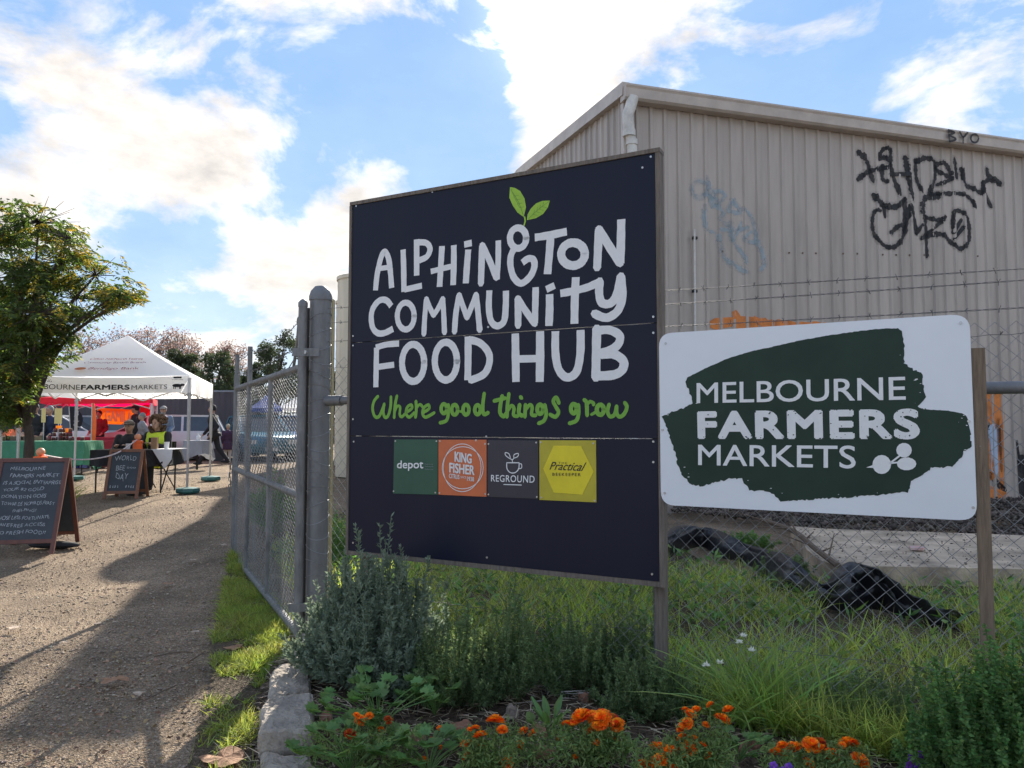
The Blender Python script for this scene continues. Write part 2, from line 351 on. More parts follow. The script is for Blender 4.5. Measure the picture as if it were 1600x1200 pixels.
# ================================================================ materials
def gravelmat(name, c1, c2, c3, sc=55):
    m = bpy.data.materials.new(name); m.use_nodes = True; t = m.node_tree; b = t.nodes['Principled BSDF']; ln = t.links.new
    co = t.nodes.new('ShaderNodeTexCoord')
    vo = t.nodes.new('ShaderNodeTexVoronoi'); vo.inputs['Scale'].default_value = sc; vo.inputs['Randomness'].default_value = 1; ln(co.outputs['Object'], vo.inputs['Vector'])
    bw = t.nodes.new('ShaderNodeSeparateColor'); ln(vo.outputs['Color'], bw.inputs[0])
    cr = t.nodes.new('ShaderNodeValToRGB'); ln(bw.outputs[0], cr.inputs[0]); e = cr.color_ramp.elements
    e[0].color = (*c1, 1); e[1].color = (*c3, 1); e.new(.5).color = (*c2, 1); e.new(.85).color = (*c2, 1)
    nz = t.nodes.new('ShaderNodeTexNoise'); nz.inputs['Scale'].default_value = 1.1; nz.inputs['Detail'].default_value = 8; nz.inputs['Roughness'].default_value = .7; ln(co.outputs['Object'], nz.inputs['Vector'])
    mr = t.nodes.new('ShaderNodeMapRange'); mr.inputs['From Min'].default_value = .35; mr.inputs['From Max'].default_value = .65; mr.inputs['To Min'].default_value = .62; mr.inputs['To Max'].default_value = 1.2; ln(nz.outputs['Fac'], mr.inputs['Value'])
    nf = t.nodes.new('ShaderNodeTexNoise'); nf.inputs['Scale'].default_value = 90; nf.inputs['Detail'].default_value = 5; ln(co.outputs['Object'], nf.inputs['Vector'])
    mf = t.nodes.new('ShaderNodeMapRange'); mf.inputs['From Min'].default_value = .3; mf.inputs['From Max'].default_value = .7; mf.inputs['To Min'].default_value = .7; mf.inputs['To Max'].default_value = 1.25; ln(nf.outputs['Fac'], mf.inputs['Value'])
    mu = t.nodes.new('ShaderNodeMath'); mu.operation = 'MULTIPLY'; ln(mr.outputs[0], mu.inputs[0]); ln(mf.outputs[0], mu.inputs[1])
    vm = t.nodes.new('ShaderNodeVectorMath'); vm.operation = 'SCALE'; ln(cr.outputs[0], vm.inputs[0]); ln(mu.outputs[0], vm.inputs['Scale']); ln(vm.outputs[0], b.inputs['Base Color'])
    b.inputs['Roughness'].default_value = .95; b.inputs['Specular IOR Level'].default_value = .2
    bp = t.nodes.new('ShaderNodeBump'); bp.inputs['Strength'].default_value = .7; bp.inputs['Distance'].default_value = .02
    ad = t.nodes.new('ShaderNodeMath'); ad.operation = 'ADD'; ln(vo.outputs['Distance'], ad.inputs[0]); ln(nf.outputs['Fac'], ad.inputs[1]); ln(ad.outputs[0], bp.inputs['Height']); ln(bp.outputs[0], b.inputs['Normal'])
    return m
Mgravel = gravelmat('gravel', (.16, .115, .078), (.31, .23, .155), (.48, .38, .28), 95)
Msoil = gravelmat('soil', (.05, .036, .027), (.12, .085, .06), (.22, .165, .12), 30)
Mpeb = mat('pebbles', (.33, .265, .20), .9, .3, 3, rand=.45)
Msteel = mat('galvanised_steel', (.23, .235, .24), .55, .35, 6, bump=.2, metal=.35, col2=(.15, .15, .155), stretch=(1, 1, .5))
Msteel_old = mat('weathered_galvanised_tube', (.20, .20, .20), .6, .4, 14, bump=.25, metal=.35, stretch=(1, 1, .3))
Mwire = mat('galvanised_wire', (.30, .305, .31), .5, .3, 20, metal=.5)
Mblack = mat('plain_black', (.012, .012, .013), .6, .2)
Mshed = mat('taupe_steel_sheet', (.40, .345, .30), .45, .24, 2.0, bump=.06, bscale=3, stretch=(1, 1, .12), metal=.1)
Mtrim = mat('taupe_trim', (.46, .40, .35), .4, .15, 2.5, metal=.1)
Mwhitepipe = mat('weathered_white_pipe', (.62, .6, .56), .6, .18, 7, bump=.1)
Mcream = mat('cream_tank', (.60, .54, .42), .7, .2, 2.0, stretch=(1, 1, .15), bump=.1)
Mcream2 = mat('cream_sheet', (.5, .46, .38), .6, .15, 1)
Msign = mat('navy_sign_panel', (.010, .012, .030), .34, .2, 1.6, spec=.2, col2=(.015, .017, .032), stretch=(1, 1, .35))
Mprint = mat('white_paint', (.80, .80, .79), .6, .04, 30)
Mgreenp = mat('green_paint', (.19, .42, .05), .6, .1, 30)
Mleafp = mat('leaf_green_print', (.33, .55, .05), .6, .1, 20)
Mleafv = mat('leaf_vein_print', (.14, .30, .05), .6, .1, 20)
Mtimber = mat('grey_weathered_timber', (.17, .14, .115), .85, .35, 16, bump=.4, bscale=40, stretch=(4, 4, .35))
Mtimber2 = mat('olive_timber', (.22, .19, .09), .85, .3, 10, stretch=(4, 4, .3))
Mtimberb = mat('brown_post_timber', (.20, .145, .10), .85, .3, 22, bump=.4, bscale=40, stretch=(4, 4, .3))
Mscrew = mat('zinc_screw', (.5, .5, .5), .35, .1, metal=.8)
Mwhite = mat('white_sign_sheet', (.78, .81, .84), .3, .04, 1.5)
Mdkgreen = mat('dark_green_print', (.016, .04, .026), .5, .15, 4, spec=.3)
Mdepot = mat('plaque_green', (.02, .09, .055), .35, .1)
Morangep = mat('plaque_orange', (.62, .15, .05), .4, .1)
Mchar = mat('plaque_charcoal', (.03, .03, .045), .35, .1)
Myel = mat('plaque_olive_yellow', (.50, .42, .03), .4, .1)
Myel2 = mat('hexagon_yellow', (.78, .64, .02), .4, .08)
Mink = mat('black_ink', (.015, .015, .02), .6, .1)
Mspray = mat('black_spray_paint', (.02, .02, .022), .7, .3, 6)
Mhaze1 = mat('black_overspray', (.03, .03, .032), .8, .3, 6)
Mhaze2 = mat('blue_overspray', (.42, .50, .54), .8, .3, 6)
Mspray2 = mat('pale_blue_spray_paint', (.42, .50, .54), .7, .15, 5)
Mspray3 = mat('orange_spray_paint', (.68, .22, .05), .7, .2, 5)
Mspray4 = mat('blue_grey_spray_paint', (.42, .50, .62), .7, .2, 5)
Mstone = mat('bluestone', (.42, .36, .29), .95, .35, 8, bump=1., bscale=35, col2=(.22, .19, .16))
Mconc = mat('old_concrete', (.46, .36, .26), .95, .55, 2.2, bump=.5, bscale=30)
Mrub = mat('dark_rubble', (.10, .08, .065), .95, .4, 3, rand=.7)
Mplastic = mat('black_plastic_film', (.014, .014, .017), .34, .3, 6, bump=.35, bscale=22, spec=.7)
Mterra = mat('terracotta', (.30, .15, .095), .9, .3, 14, bump=.5, bscale=50)
Mleafd = mat('dry_leaf', (.33, .18, .10), .8, .3, 18, transl=.12, bump=.3)
Mstraw = mat('straw_mulch', (.40, .33, .23), .9, .2, 6, rand=.4)
Mtwig = mat('twig_bark', (.14, .10, .07), .9, .3, 20)
Mbark = mat('tree_bark', (.075, .058, .045), .95, .35, 14, bump=.7, bscale=30, stretch=(2, 2, .5))
Mgrass = mat('grass_blades', (.18, .27, .05), .6, .25, 3, transl=.42, rand=.5, col2=(.24, .25, .07))
Mgrass2 = mat('tall_grass', (.24, .35, .065), .6, .25, 1.6, transl=.45, rand=.6, col2=(.33, .34, .11))
Mstrap = mat('strap_leaf', (.19, .29, .075), .45, .2, 4, transl=.3, rand=.3)
Mlav = mat('lavender_leaf', (.19, .24, .165), .75, .2, 4, transl=.22, rand=.3)
Mrose = mat('rosemary_leaf', (.14, .20, .085), .7, .25, 4, transl=.35, rand=.4)
Mfern = mat('feathery_leaf', (.10, .195, .055), .7, .25, 4, transl=.35, rand=.45)
Mpars = mat('celery_leaf', (.13, .235, .065), .5, .2, 5, transl=.3, rand=.25)
Mmari = mat('marigold_leaf', (.16, .24, .07), .7, .25, 5, transl=.25, rand=.3)
Mpetal = mat('marigold_petal', (.95, .28, .012), .7, .12, 60, transl=.2, rand=.4)
Mpetal2 = mat('marigold_rust_petal', (.55, .09, .012), .7, .15, 60, transl=.2, rand=.3)
Mpans = mat('pansy_petal', (.25, .07, .5), .7, .2, 60, transl=.2, rand=.3)
Mwhitep = mat('white_petal', (.75, .75, .68), .7, .1, 60, transl=.2)
Mtree = mat('tree_leaf', (.06, .095, .022), .55, .25, .9, transl=.5, rand=.5)
Mtreey = mat('yellowing_tree_leaf', (.25, .21, .035), .6, .2, 2, transl=.4, rand=.3)
Mever = mat('evergreen_leaf', (.05, .07, .03), .7, .3, .5, transl=.2, rand=.4)
Mrust = mat('autumn_leaf', (.22, .16, .13), .8, .2, 1, transl=.3, rand=.4)
Mcanvas = mat('white_canopy_fabric', (.78, .78, .77), .8, .05, 3, bump=.15, bscale=5, transl=.28)
Malu = mat('aluminium_leg', (.5, .5, .5), .4, .1, metal=.6)
Mredc = mat('red_canopy_fabric', (.55, .035, .045), .8, .1, 3, transl=.35)
Mbluec = mat('blue_canopy_fabric', (.05, .09, .32), .8, .1, 3, transl=.2)
Mfence = mat('dark_cladding', (.085, .075, .085), .6, .2, 1.5, stretch=(1, 1, .2), metal=.2)
Mfence2 = mat('grey_cladding', (.22, .24, .27), .6, .2, 1.5, stretch=(1, 1, .2))
Mgreencl = mat('green_cloth', (.07, .26, .15), .85, .12, 5, bump=.2, bscale=12, transl=.1)
Mredcl = mat('red_cloth', (.38, .04, .06), .85, .12, 5, transl=.1)
Mblackcl = mat('black_cloth', (.02, .02, .022), .85, .2, 5)
Mgreycl = mat('grey_cloth', (.27, .28, .31), .85, .12, 5, bump=.2, bscale=12, transl=.12)
Mwhitecl = mat('white_cloth', (.7, .7, .7), .8, .06, 5)
Morange = mat('safety_orange', (.85, .13, .02), .5, .1, 10)
Morcl = mat('orange_tarp', (.7, .20, .09), .8, .1, 10, transl=.2)
Mnavy = mat('navy_fabric', (.02, .03, .075), .8, .15, 5)
Mblue = mat('blue_plastic', (.03, .06, .30), .5, .1)
Mfootg = mat('green_plastic_weight', (.03, .12, .11), .5, .15)
Mbanner = mat('mustard_banner', (.75, .40, .03), .7, .08, 4, transl=.25)
Myellow = mat('pale_yellow_card', (.75, .62, .25), .7, .05)
Mchalk = mat('blackboard', (.028, .034, .042), .6, .35, 6, col2=(.05, .06, .07))
Mchalkw = mat('chalk', (.36, .38, .40), .9, .25, 40)
Mframe = mat('red_brown_frame', (.13, .045, .03), .55, .25, 12, stretch=(1, 1, .4))
Mframe2 = mat('brown_frame', (.20, .085, .045), .55, .25, 12)
Mskin = mat('skin', (.46, .27, .19), .6, .08, 10)
Mdark = mat('dark_clothing', (.016, .017, .022), .8, .2, 8)
Mplum = mat('plum_clothing', (.06, .03, .07), .8, .2, 8)
Mdenim = mat('blue_shirt', (.16, .22, .32), .8, .15, 8)
Mhivis = mat('hivis_yellow', (.62, .80, .05), .7, .05, 8)
Mgreyhair = mat('grey_hair', (.25, .24, .23), .8, .2, 30, bump=.5)
Mhair = mat('brown_hair', (.12, .07, .04), .8, .3, 30, bump=.8)
Mbhair = mat('blond_hair', (.5, .42, .3), .8, .2, 30)
Mtan = mat('pale_trousers', (.5, .46, .42), .8, .1, 8)
Mred = mat('red_clothing', (.25, .02, .03), .8, .1, 8)
Mglass = mat('car_glass', (.05, .06, .07), .12, .2, 2, spec=.8)
Mcarw = mat('white_car_paint', (.62, .64, .66), .25, .04, 3, metal=.1)
Mcarb = mat('teal_car_paint', (.06, .20, .28), .25, .08, 3, metal=.2)
Mcarbl = mat('blue_car_paint', (.12, .22, .42), .25, .08, 3, metal=.2)
Mcard = mat('silver_car_paint', (.35, .36, .38), .3, .08, 3, metal=.4)
Mtyre = mat('tyre', (.02, .02, .02), .85, .2)
Mredl = mat('tail_light', (.5, .02, .02), .3, .1)
Mlampl = mat('headlight', (.7, .7, .7), .2, .1)
Mjar = mat('dark_jar', (.07, .02, .015), .3, .4, 20, rand=.5)
Mlid = mat('jar_lid', (.5, .42, .3), .5, .2)
Mcardb = mat('brown_paper', (.32, .2, .11), .8, .1)
Mteal = mat('grey_box', (.25, .27, .26), .7, .1)

for mm, lo_, hi_, sc_ in ((Mspray, .72, 1.0, 9), (Mspray2, .15, .6, 7), (Mspray3, .7, 1, 5), (Mhaze1, .0, .16, 11), (Mhaze2, 0, .15, 11)):
    t_ = mm.node_tree; nz_ = t_.nodes.new('ShaderNodeTexNoise'); nz_.inputs['Scale'].default_value = sc_*.6; nz_.inputs['Detail'].default_value = 7; co_ = t_.nodes.new('ShaderNodeTexCoord'); t_.links.new(co_.outputs['Object'], nz_.inputs['Vector'])
    mr_ = t_.nodes.new('ShaderNodeMapRange'); mr_.inputs['From Min'].default_value = .38; mr_.inputs['From Max'].default_value = .56; mr_.inputs['To Min'].default_value = lo_; mr_.inputs['To Max'].default_value = hi_; t_.links.new(nz_.outputs['Fac'], mr_.inputs['Value']); t_.links.new(mr_.outputs[0], t_.nodes['Principled BSDF'].inputs['Alpha'])
t_ = Mshed.node_tree; mx_ = [n for n in t_.nodes if n.bl_idname == 'ShaderNodeMix'][0]; oi_ = t_.nodes.new('ShaderNodeObjectInfo'); r_ = t_.nodes.new('ShaderNodeMapRange'); r_.inputs['To Min'].default_value = .93; r_.inputs['To Max'].default_value = 1.05; t_.links.new(oi_.outputs['Random'], r_.inputs['Value']); s_ = t_.nodes.new('ShaderNodeVectorMath'); s_.operation = 'SCALE'; t_.links.new(mx_.outputs[2], s_.inputs[0]); t_.links.new(r_.outputs[0], s_.inputs['Scale']); t_.links.new(s_.outputs[0], t_.nodes['Principled BSDF'].inputs['Base Color'])
Mbarb = mat('dull_barbed_wire', (.13, .13, .13), .7, .3, 20, metal=.2)
# ================================================================ ground
def axis(lo, hi, fine_lo, fine_hi, st, grow=1.25):
    a = list(np.arange(fine_lo, fine_hi, st)); s = st; x = fine_hi
    while x < hi: a.append(x); s *= grow; x += s
    a.append(hi); s = st; x = fine_lo; pre = []
    while True:
        s *= grow; x -= s
        if x < lo: break
        pre.append(x)
    return np.array([lo]+pre[::-1]+a)
def sheet(name, xs, ys, zf, m, keep=None):
    X, Y = np.meshgrid(xs, ys); x, y = X.ravel(), Y.ravel(); z = zf(x, y); nx = len(xs)
    i, j = np.meshgrid(np.arange(nx-1), np.arange(len(ys)-1)); a = (j*nx+i).ravel(); F = np.stack([a, a+1, a+1+nx, a+nx], 1)
    if keep is not None:
        cx = x[F].mean(1); cy = y[F].mean(1); F = F[keep(cx, cy)]
    V = np.stack([x, y, z], 1); u, inv = np.unique(F, return_inverse=True); 
    me = npmesh(name, V[u], inv.reshape(-1, 4)); o = link(name, me, m); me.shade_smooth(); o['kind'] = 'structure'; return o
SD2 = Vector((.886, -.463, 0)); SN = Vector((-.463, -.886, 0))          # sign plane: direction left to right, normal to viewer
SP = Vector((.81, 4.1, 0))
SL = SP-SD2*2.18
FP0 = Vector((-1.44, 5.5, 0))
def F(t, z=0): return FP0+SD2*t+Vector((0, 0, z))
sheet('gravel_yard', axis(-700, 700, -9, 5, .09), axis(-30, 900, 2.2, 14, .09),
      lambda x, y: Hn(x, y)-.02+.012*fbm(x, y, 1.7)*np.exp(-((y-6)/12)**2), Mgravel)
fb = [F(t) for t in (-.15, 6.2)]
st_edge = [(468, 965), (446, 1015), (418, 1060), (402, 1110), (395, 1180), (392, 1260)]
edge_w = [gp(*p) for p in st_edge]
bedpoly = [p[:2] for p in edge_w]+[(-1.05, 2.0), (5, 2.0), (5.2, 2.6)]+[(F(6.2).x, F(6.2).y+.1), (F(-.1).x+.1, F(-.1).y+.12)]
bedpoly = [tuple(p) for p in bedpoly]
sheet('garden_bed', np.arange(-2.2, 5.3, .035), np.arange(1.9, 5.9, .035),
      lambda x, y: .035+.02*fbm(x, y, 6)+.012*fbm(x, y, 23, 2), Msoil, lambda x, y: inpoly(x, y, bedpoly))
vpx = [(362, 862), (474, 985), (446, 1020), (415, 1065), (400, 1120), (394, 1260), (262, 1260), (302, 1180), (330, 1080), (332, 1010), (345, 945), (355, 900)]
vpoly = [tuple(gp(*p)[:2]) for p in vpx]
Mverge = gravelmat('verge_soil', (.06, .05, .03), (.12, .09, .06), (.22, .17, .12), 75)
sheet('grass_verge', np.arange(-4, -.8, .04), np.arange(2.5, 9.5, .04), lambda x, y: Hn(x, y)+.012+.012*fbm(x, y, 6, 4), Mverge, lambda x, y: inpoly(x, y, vpoly))
back = [(-1.5, 5.62), (F(6.2).x, F(6.2).y+.1), (9, 3), (9, 7.5), (2.3, 7.3), (2.1, 10.5), (-1.2, 13), (-2.4, 12), (-3.0, 9.3), (-2.2, 7.5)]
sheet('lawn_ground', np.arange(-3.2, 9, .07), np.arange(2.3, 13.2, .07), lambda x, y: Hn(x, y)+.016+.02*fbm(x, y, 3, 4), Mverge, lambda x, y: inpoly(x, y, back))

# loose stones on the gravel: one mass nobody could count
def pebble_mass(name, pts, size, m, zf, kind='stuff', flat=.55):
    n = len(pts); c = np.array([(1,0,0),(0,1,0),(-1,0,0),(0,-1,0),(0,0,1),(0,0,-1)], float)
    f = np.array([[0,1,4],[1,2,4],[2,3,4],[3,0,4],[1,0,5],[2,1,5],[3,2,5],[0,3,5]])
    s = RNG.uniform(.4, 1, (n, 1, 3))*np.array(size)[:, None, None]; s[:, :, 2] *= flat
    V = c[None]*s*RNG.uniform(.7, 1.2, (n, 6, 1)); a = RNG.uniform(0, 6.28, n); ca, sa = np.cos(a)[:, None], np.sin(a)[:, None]
    X = V[..., 0]*ca-V[..., 1]*sa; Yy = V[..., 0]*sa+V[..., 1]*ca; V = np.stack([X, Yy, V[..., 2]], -1)
    P = np.column_stack([pts, zf(pts[:, 0], pts[:, 1])]); V += P[:, None]
    Fc = (np.arange(n)*6)[:, None, None]+f[None]
    o = npobj(name, V.reshape(-1, 3), None, Fc.reshape(-1, 3), m); 
    if kind: o['kind'] = kind
    return o
def fanpts(n, x0, x1, y0, y1, ymax_r=2.):
    """ground points, denser close to the viewer like real visible stones"""
    Y = y0*(y1/y0)**RNG.uniform(0, 1, n); px = RNG.uniform(x0, x1, n); return np.stack([(px-800)/FPX*Y, Y], 1)
p = fanpts(34000, -150, 520, 3.0, 17); q = ~inpoly(p[:, 0], p[:, 1], vpoly) & (p[:, 0] < -1.2) & ~inpoly(p[:, 0], p[:, 1], bedpoly); p = p[q]
o = pebble_mass('loose_gravel', p, .004+.008*RNG.random(len(p))**2.5*(1+p[:, 1]/8)+.012*(RNG.random(len(p)) < .015), Mpeb, lambda x, y: Hn(x, y)-.016)
tag(o, 'loose brown and grey gravel stones lying over the driveway', 'gravel')

pl = fanpts(4500, -150, 480, 3.0, 14); q = (pl[:, 0] < -1.3) & ~inpoly(pl[:, 0], pl[:, 1], bedpoly); pl = pl[q]; q = RNG.random(len(pl)) < .25+.75*np.exp(-((pl[:, 0]+2.4)/.7)**2); pl = pl[q]; n = len(pl)
d = RNG.normal(0, 1, (n, 3)); d[:, 2] = .25*np.abs(d[:, 2]); V, F3 = leaves(np.column_stack([pl, Hn(pl[:, 0], pl[:, 1])+.004]), d, RNG.uniform(.012, .04, n), RNG.uniform(.006, .022, n)); o = npobj('leaf_litter', V, None, F3, mat('litter_flakes', (.30, .20, .12), .85, .3, 5, rand=.6)); tag(o, 'small dry leaf flakes and bark bits littering the track', 'leaf litter', kind='stuff')
# ---------------------------------------------------------------- grass
def grass(name, pts, ln, w, m, label, lean=.35, droop=.45, zoff=.0, nseg=2):
    n = len(pts); base = np.column_stack([pts, Hn(pts[:, 0], pts[:, 1])+zoff]); d = RNG.normal(0, lean, (n, 3)); d[:, 2] = 1
    V, f4, f3 = blades(base, d, ln, w, droop*RNG.random(n), nseg); o = npobj(name, V, f4, f3, m); o['kind'] = 'stuff'; o['label'] = label; o['category'] = 'grass'; return o
pv = scatter(vpoly, 52000); dn = fbm(pv[:, 0], pv[:, 1], 4.5, 1)+.45*fbm(pv[:, 0], pv[:, 1], 15, 5)
# grass thins towards the track and the front
ft = np.clip((pv[:, 1]-3.6)/1.2, -.6, 1)
trackd = np.min(np.stack([np.hypot(pv[:, 0]-e[0], pv[:, 1]-e[1]) for e in [gp(*q) for q in [(318, 1080), (310, 1045), (318, 1010), (326, 975), (335, 945), (350, 900), (292, 1180), (305, 1130)]]]), 0)
keep = dn > (.50-ft*.55-np.clip(trackd, 0, .45)*1.1+.9*RNG.random(len(pv))); pv = pv[keep]
grass('verge_grass', pv, RNG.uniform(.03, .10, len(pv))*(1+.6*np.clip(dn[keep], 0, 1)), .0065, Mgrass, 'short bright green grass between the track and the stone edging', .55, .9, .01)
bl = [(-1.35, 5.75), (F(6.2).x+.3, F(6.2).y+.3), (8, 3.6), (7, 6.9), (2.5, 6.9), (2.0, 9.2), (-1.2, 11.5), (-2.3, 10.8), (-2.9, 8.9), (-2.1, 7.1)]
pb = scatter(bl, 60000); dn = fbm(pb[:, 0], pb[:, 1], 2.2, 3); dn = dn
PLE = [tuple(gp(1020+x/2.759, 740+y/2.759)[:2]) for x, y in ((20,392),(130,362),(210,332),(280,380),(380,400),(460,450),(545,528),(620,550),(690,590),(760,612),(870,622),(960,612),(1060,645),(1130,660),(1200,682),(1300,680))]
PB = [(x, y-.22) for x, y in PLE]+[(x, y+.45) for x, y in PLE[::-1]]; PB2 = [(x, y-1.15) for x, y in PLE]+[(x, y+.4) for x, y in PLE[::-1]]
nearp = inpoly(pb[:, 0], pb[:, 1], PB2)
k = (~inpoly(pb[:, 0], pb[:, 1], PB)) & (dn+.35*fbm(pb[:, 0], pb[:, 1], 9, 3) > -.42) & (np.hypot((pb[:, 0]-1.9)/.75, (pb[:, 1]-5.6)/.4) > 1); pb = pb[k]; dn = dn[k]; nearp = nearp[k]
hgt = RNG.uniform(.08, .34, len(pb))*(.75+.5*(fbm(pb[:, 0], pb[:, 1], 6, 8) > 0))*(1+.35*dn); hgt = hgt*np.where(pb[:, 1] > 7.4, .75, 1)*np.where(nearp, .34, 1)
grass('long_grass', pb, hgt, .0085, Mgrass2, 'long unmown grass growing behind the wire mesh fence', .4, .7, .0, 3)
pc = scatter([(F(.2).x, F(.2).y-.1), (F(5.5).x, F(5.5).y-.15), (F(5.5).x-.2, F(5.5).y-.55), (1.0, 4.05), (-.6, 5.0)], 9000)
k = pc[:, 0] > .85+.3*RNG.random(len(pc)); pc = pc[k]
grass('fence_foot_grass', pc, RNG.uniform(.12, .36, len(pc)), .009, Mgrass2, 'tall loose grass growing along the foot of the mesh fence', .4, .8, .03, 3)
pdead = pv[RNG.random(len(pv)) < .10]; grass('dry_grass', pdead, RNG.uniform(.03, .09, len(pdead)), .005, Mstraw, 'dead straw coloured blades mixed through the verge', .9, .9, .012)
pdead = pb[RNG.random(len(pb)) < .12]; grass('dry_grass', pdead, RNG.uniform(.10, .32, len(pdead)), .007, Mstraw, 'dead straw coloured stalks mixed through the long grass', .6, .9, 0, 3)
# broad leaved weeds in the long grass
pw = scatter(bl, 520); q = []; dd = []
for x_, y_ in pw:
    if inpoly(np.array([x_]), np.array([y_]), PB)[0]: continue
    m_ = RNG.integers(6, 14); a_ = RNG.uniform(0, 6.28, m_); q.append(np.column_stack([x_+.02*np.cos(a_), y_+.02*np.sin(a_), RNG.uniform(.02, .22, m_)])); dd.append(np.column_stack([np.cos(a_), np.sin(a_), RNG.uniform(.1, 1.1, m_)]))
q = np.concatenate(q); V, F3 = leaves(q, np.concatenate(dd), RNG.uniform(.06, .16, len(q)), RNG.uniform(.018, .04, len(q))); o = npobj('broad_weeds', V, None, F3, mat('weed_leaf', (.12, .22, .06), .5, .3, 3, transl=.3, rand=.5)); tag(o, 'broad leaved weeds scattered through the long grass', 'weeds', kind='stuff')
# mulch straw on the bed
ps = scatter(bedpoly, 9000); n = len(ps); base = np.column_stack([ps, .05+.02*RNG.random(n)+.02*fbm(ps[:, 0], ps[:, 1], 6)]); d = RNG.normal(0, 1, (n, 3)); d[:, 2] = RNG.normal(.06, .16, n)
V, f4, f3 = blades(base, d, RNG.uniform(.03, .12, n), .005, .15, 2); o = npobj('straw_mulch', V, f4, f3, Mstraw); tag(o, 'pale dry straw and stalk mulch scattered on the garden soil', 'mulch', kind='stuff')
# ================================================================ big shed on the right
SC0 = Vector((2.1, 13.3, 0)); LD = Vector((.959, .284, 0)).normalized(); GD = Vector((-.284, .959, 0)).normalized()
LN = Vector((LD.y, -LD.x, 0)); GN = Vector((-GD.y, GD.x, 0))            # outward normals
PITCH = .285; RH = .034
def rib(t):
    u = (t % PITCH)/PITCH
    if u < .62: return 0.
    if u < .70: return RH*(u-.62)/.08
    if u < .86: return RH
    if u < .94: return RH*(1-(u-.86)/.08)
    return 0.
shed = thing('corrugated_shed', SC0, 'large taupe ribbed metal shed with graffiti behind the mesh fence', 'shed')
EAVE = 7.62; SHW = PITCH*3; NL = 30; NG = 15
def sheetmesh(o, d, n, w, ztop0, ztop1, t0=0.):
    b = B(); us = []
    for k in range(3):
        us += [k*PITCH+PITCH*f for f in (0, .31, .62, .70, .86, .94)]
    us.append(w); vs = []
    for u in us:
        p = o+d*u+n*rib(t0+u+1e-6); zt = ztop0+(ztop1-ztop0)*u/w
        for z in (-.1, zt): vs.append(p+Vector((0, 0, z)))
    b.add(vs, [(2*i, 2*i+2, 2*i+3, 2*i+1) for i in range(len(us)-1)]); return b
first = None
for i in range(NL):
    if first is None:
        first = sheetmesh(SC0, LD, LN, SHW, EAVE, EAVE).make('wall_sheet', Mshed, shed)
    else:
        c = first.copy(); C.objects.link(c); c.parent = shed; c.location = LD*SHW*i
SLP = .59/6.5
for i in range(NG):
    d0 = i*SHW; z0 = EAVE+.05+SLP*min(d0, 2*6.4-d0 if d0 > 6.4 else d0); d1 = d0+SHW; z1 = EAVE+.05+SLP*(d1 if d1 <= 6.5 else 13-d1)
    z0 = EAVE+.05+SLP*(d0 if d0 <= 6.5 else 13-d0)
    sheetmesh(SC0+GD*d0, GD, -GN*-1 if False else GN, SHW, z0, z1).make('gable_sheet', Mshed, shed)
# trims
b = B(); q = SC0+LN*.03+GN*.03
b.box(q+Vector((0, 0, 3.7))-LN*.0, (.12, .12, 7.6), math.atan2(LD.y, LD.x)); b.make('corner_trim', Mtrim, shed)
b = B(); a0 = SC0+LN*.16+GN*.12; a1 = SC0+LD*NL*SHW+LN*.16
prof = [(-.13, -.14), (.05, -.14), (.09, -.10), (.11, .06), (.13, .10), (-.13, .12)]
def gutter(b, a, c, nrm, z):
    vs = [p+nrm*x+Vector((0, 0, z+y)) for p in (a, c) for x, y in prof]; n = len(prof)
    b.add(vs, [(i, (i+1) % n, (i+1) % n+n, i+n) for i in range(n)]+[tuple(range(n-1, -1, -1)), tuple(range(n, 2*n))])
gutter(b, a0, a1, LN, EAVE+.02); b.make('gutter', Mtrim, shed)
b = B()
for (d0, d1, z0, z1) in ((-.16, 6.5, EAVE+.10, EAVE+.12+SLP*6.5), (6.5, 13, EAVE+.12+SLP*6.5, EAVE+.10)):
    b.bar(SC0+GD*d0+GN*.07+Vector((0, 0, z0)), SC0+GD*d1+GN*.07+Vector((0, 0, z1)), .14, .24)
b.make('barge_board', Mtrim, shed)
b = B()
for (d0, d1, z0, z1) in ((-.1, 6.5, EAVE+.17, EAVE+.2+SLP*6.5), (6.5, 13.1, EAVE+.2+SLP*6.5, EAVE+.17)):
    p = [SC0+GD*d0, SC0+GD*d1, SC0+GD*d1+LD*NL*SHW, SC0+GD*d0+LD*NL*SHW]
    zz = [z0, z1, z1, z0]; b.prism([v+Vector((0, 0, z+.03)) for v, z in zip(p, zz)], (0, 0, .05))
b.make('roof', Mtrim, shed)
# wall behind, closing the shed
b = B(); p0 = SC0+GD*13; p1 = p0+LD*NL*SHW; p2 = SC0+LD*NL*SHW
b.quad(p0, p1, p1+Vector((0, 0, EAVE)), p0+Vector((0, 0, EAVE))); b.quad(p1, p2, p2+Vector((0, 0, EAVE)), p1+Vector((0, 0, EAVE))); b.make('rear_wall', Mshed, shed)
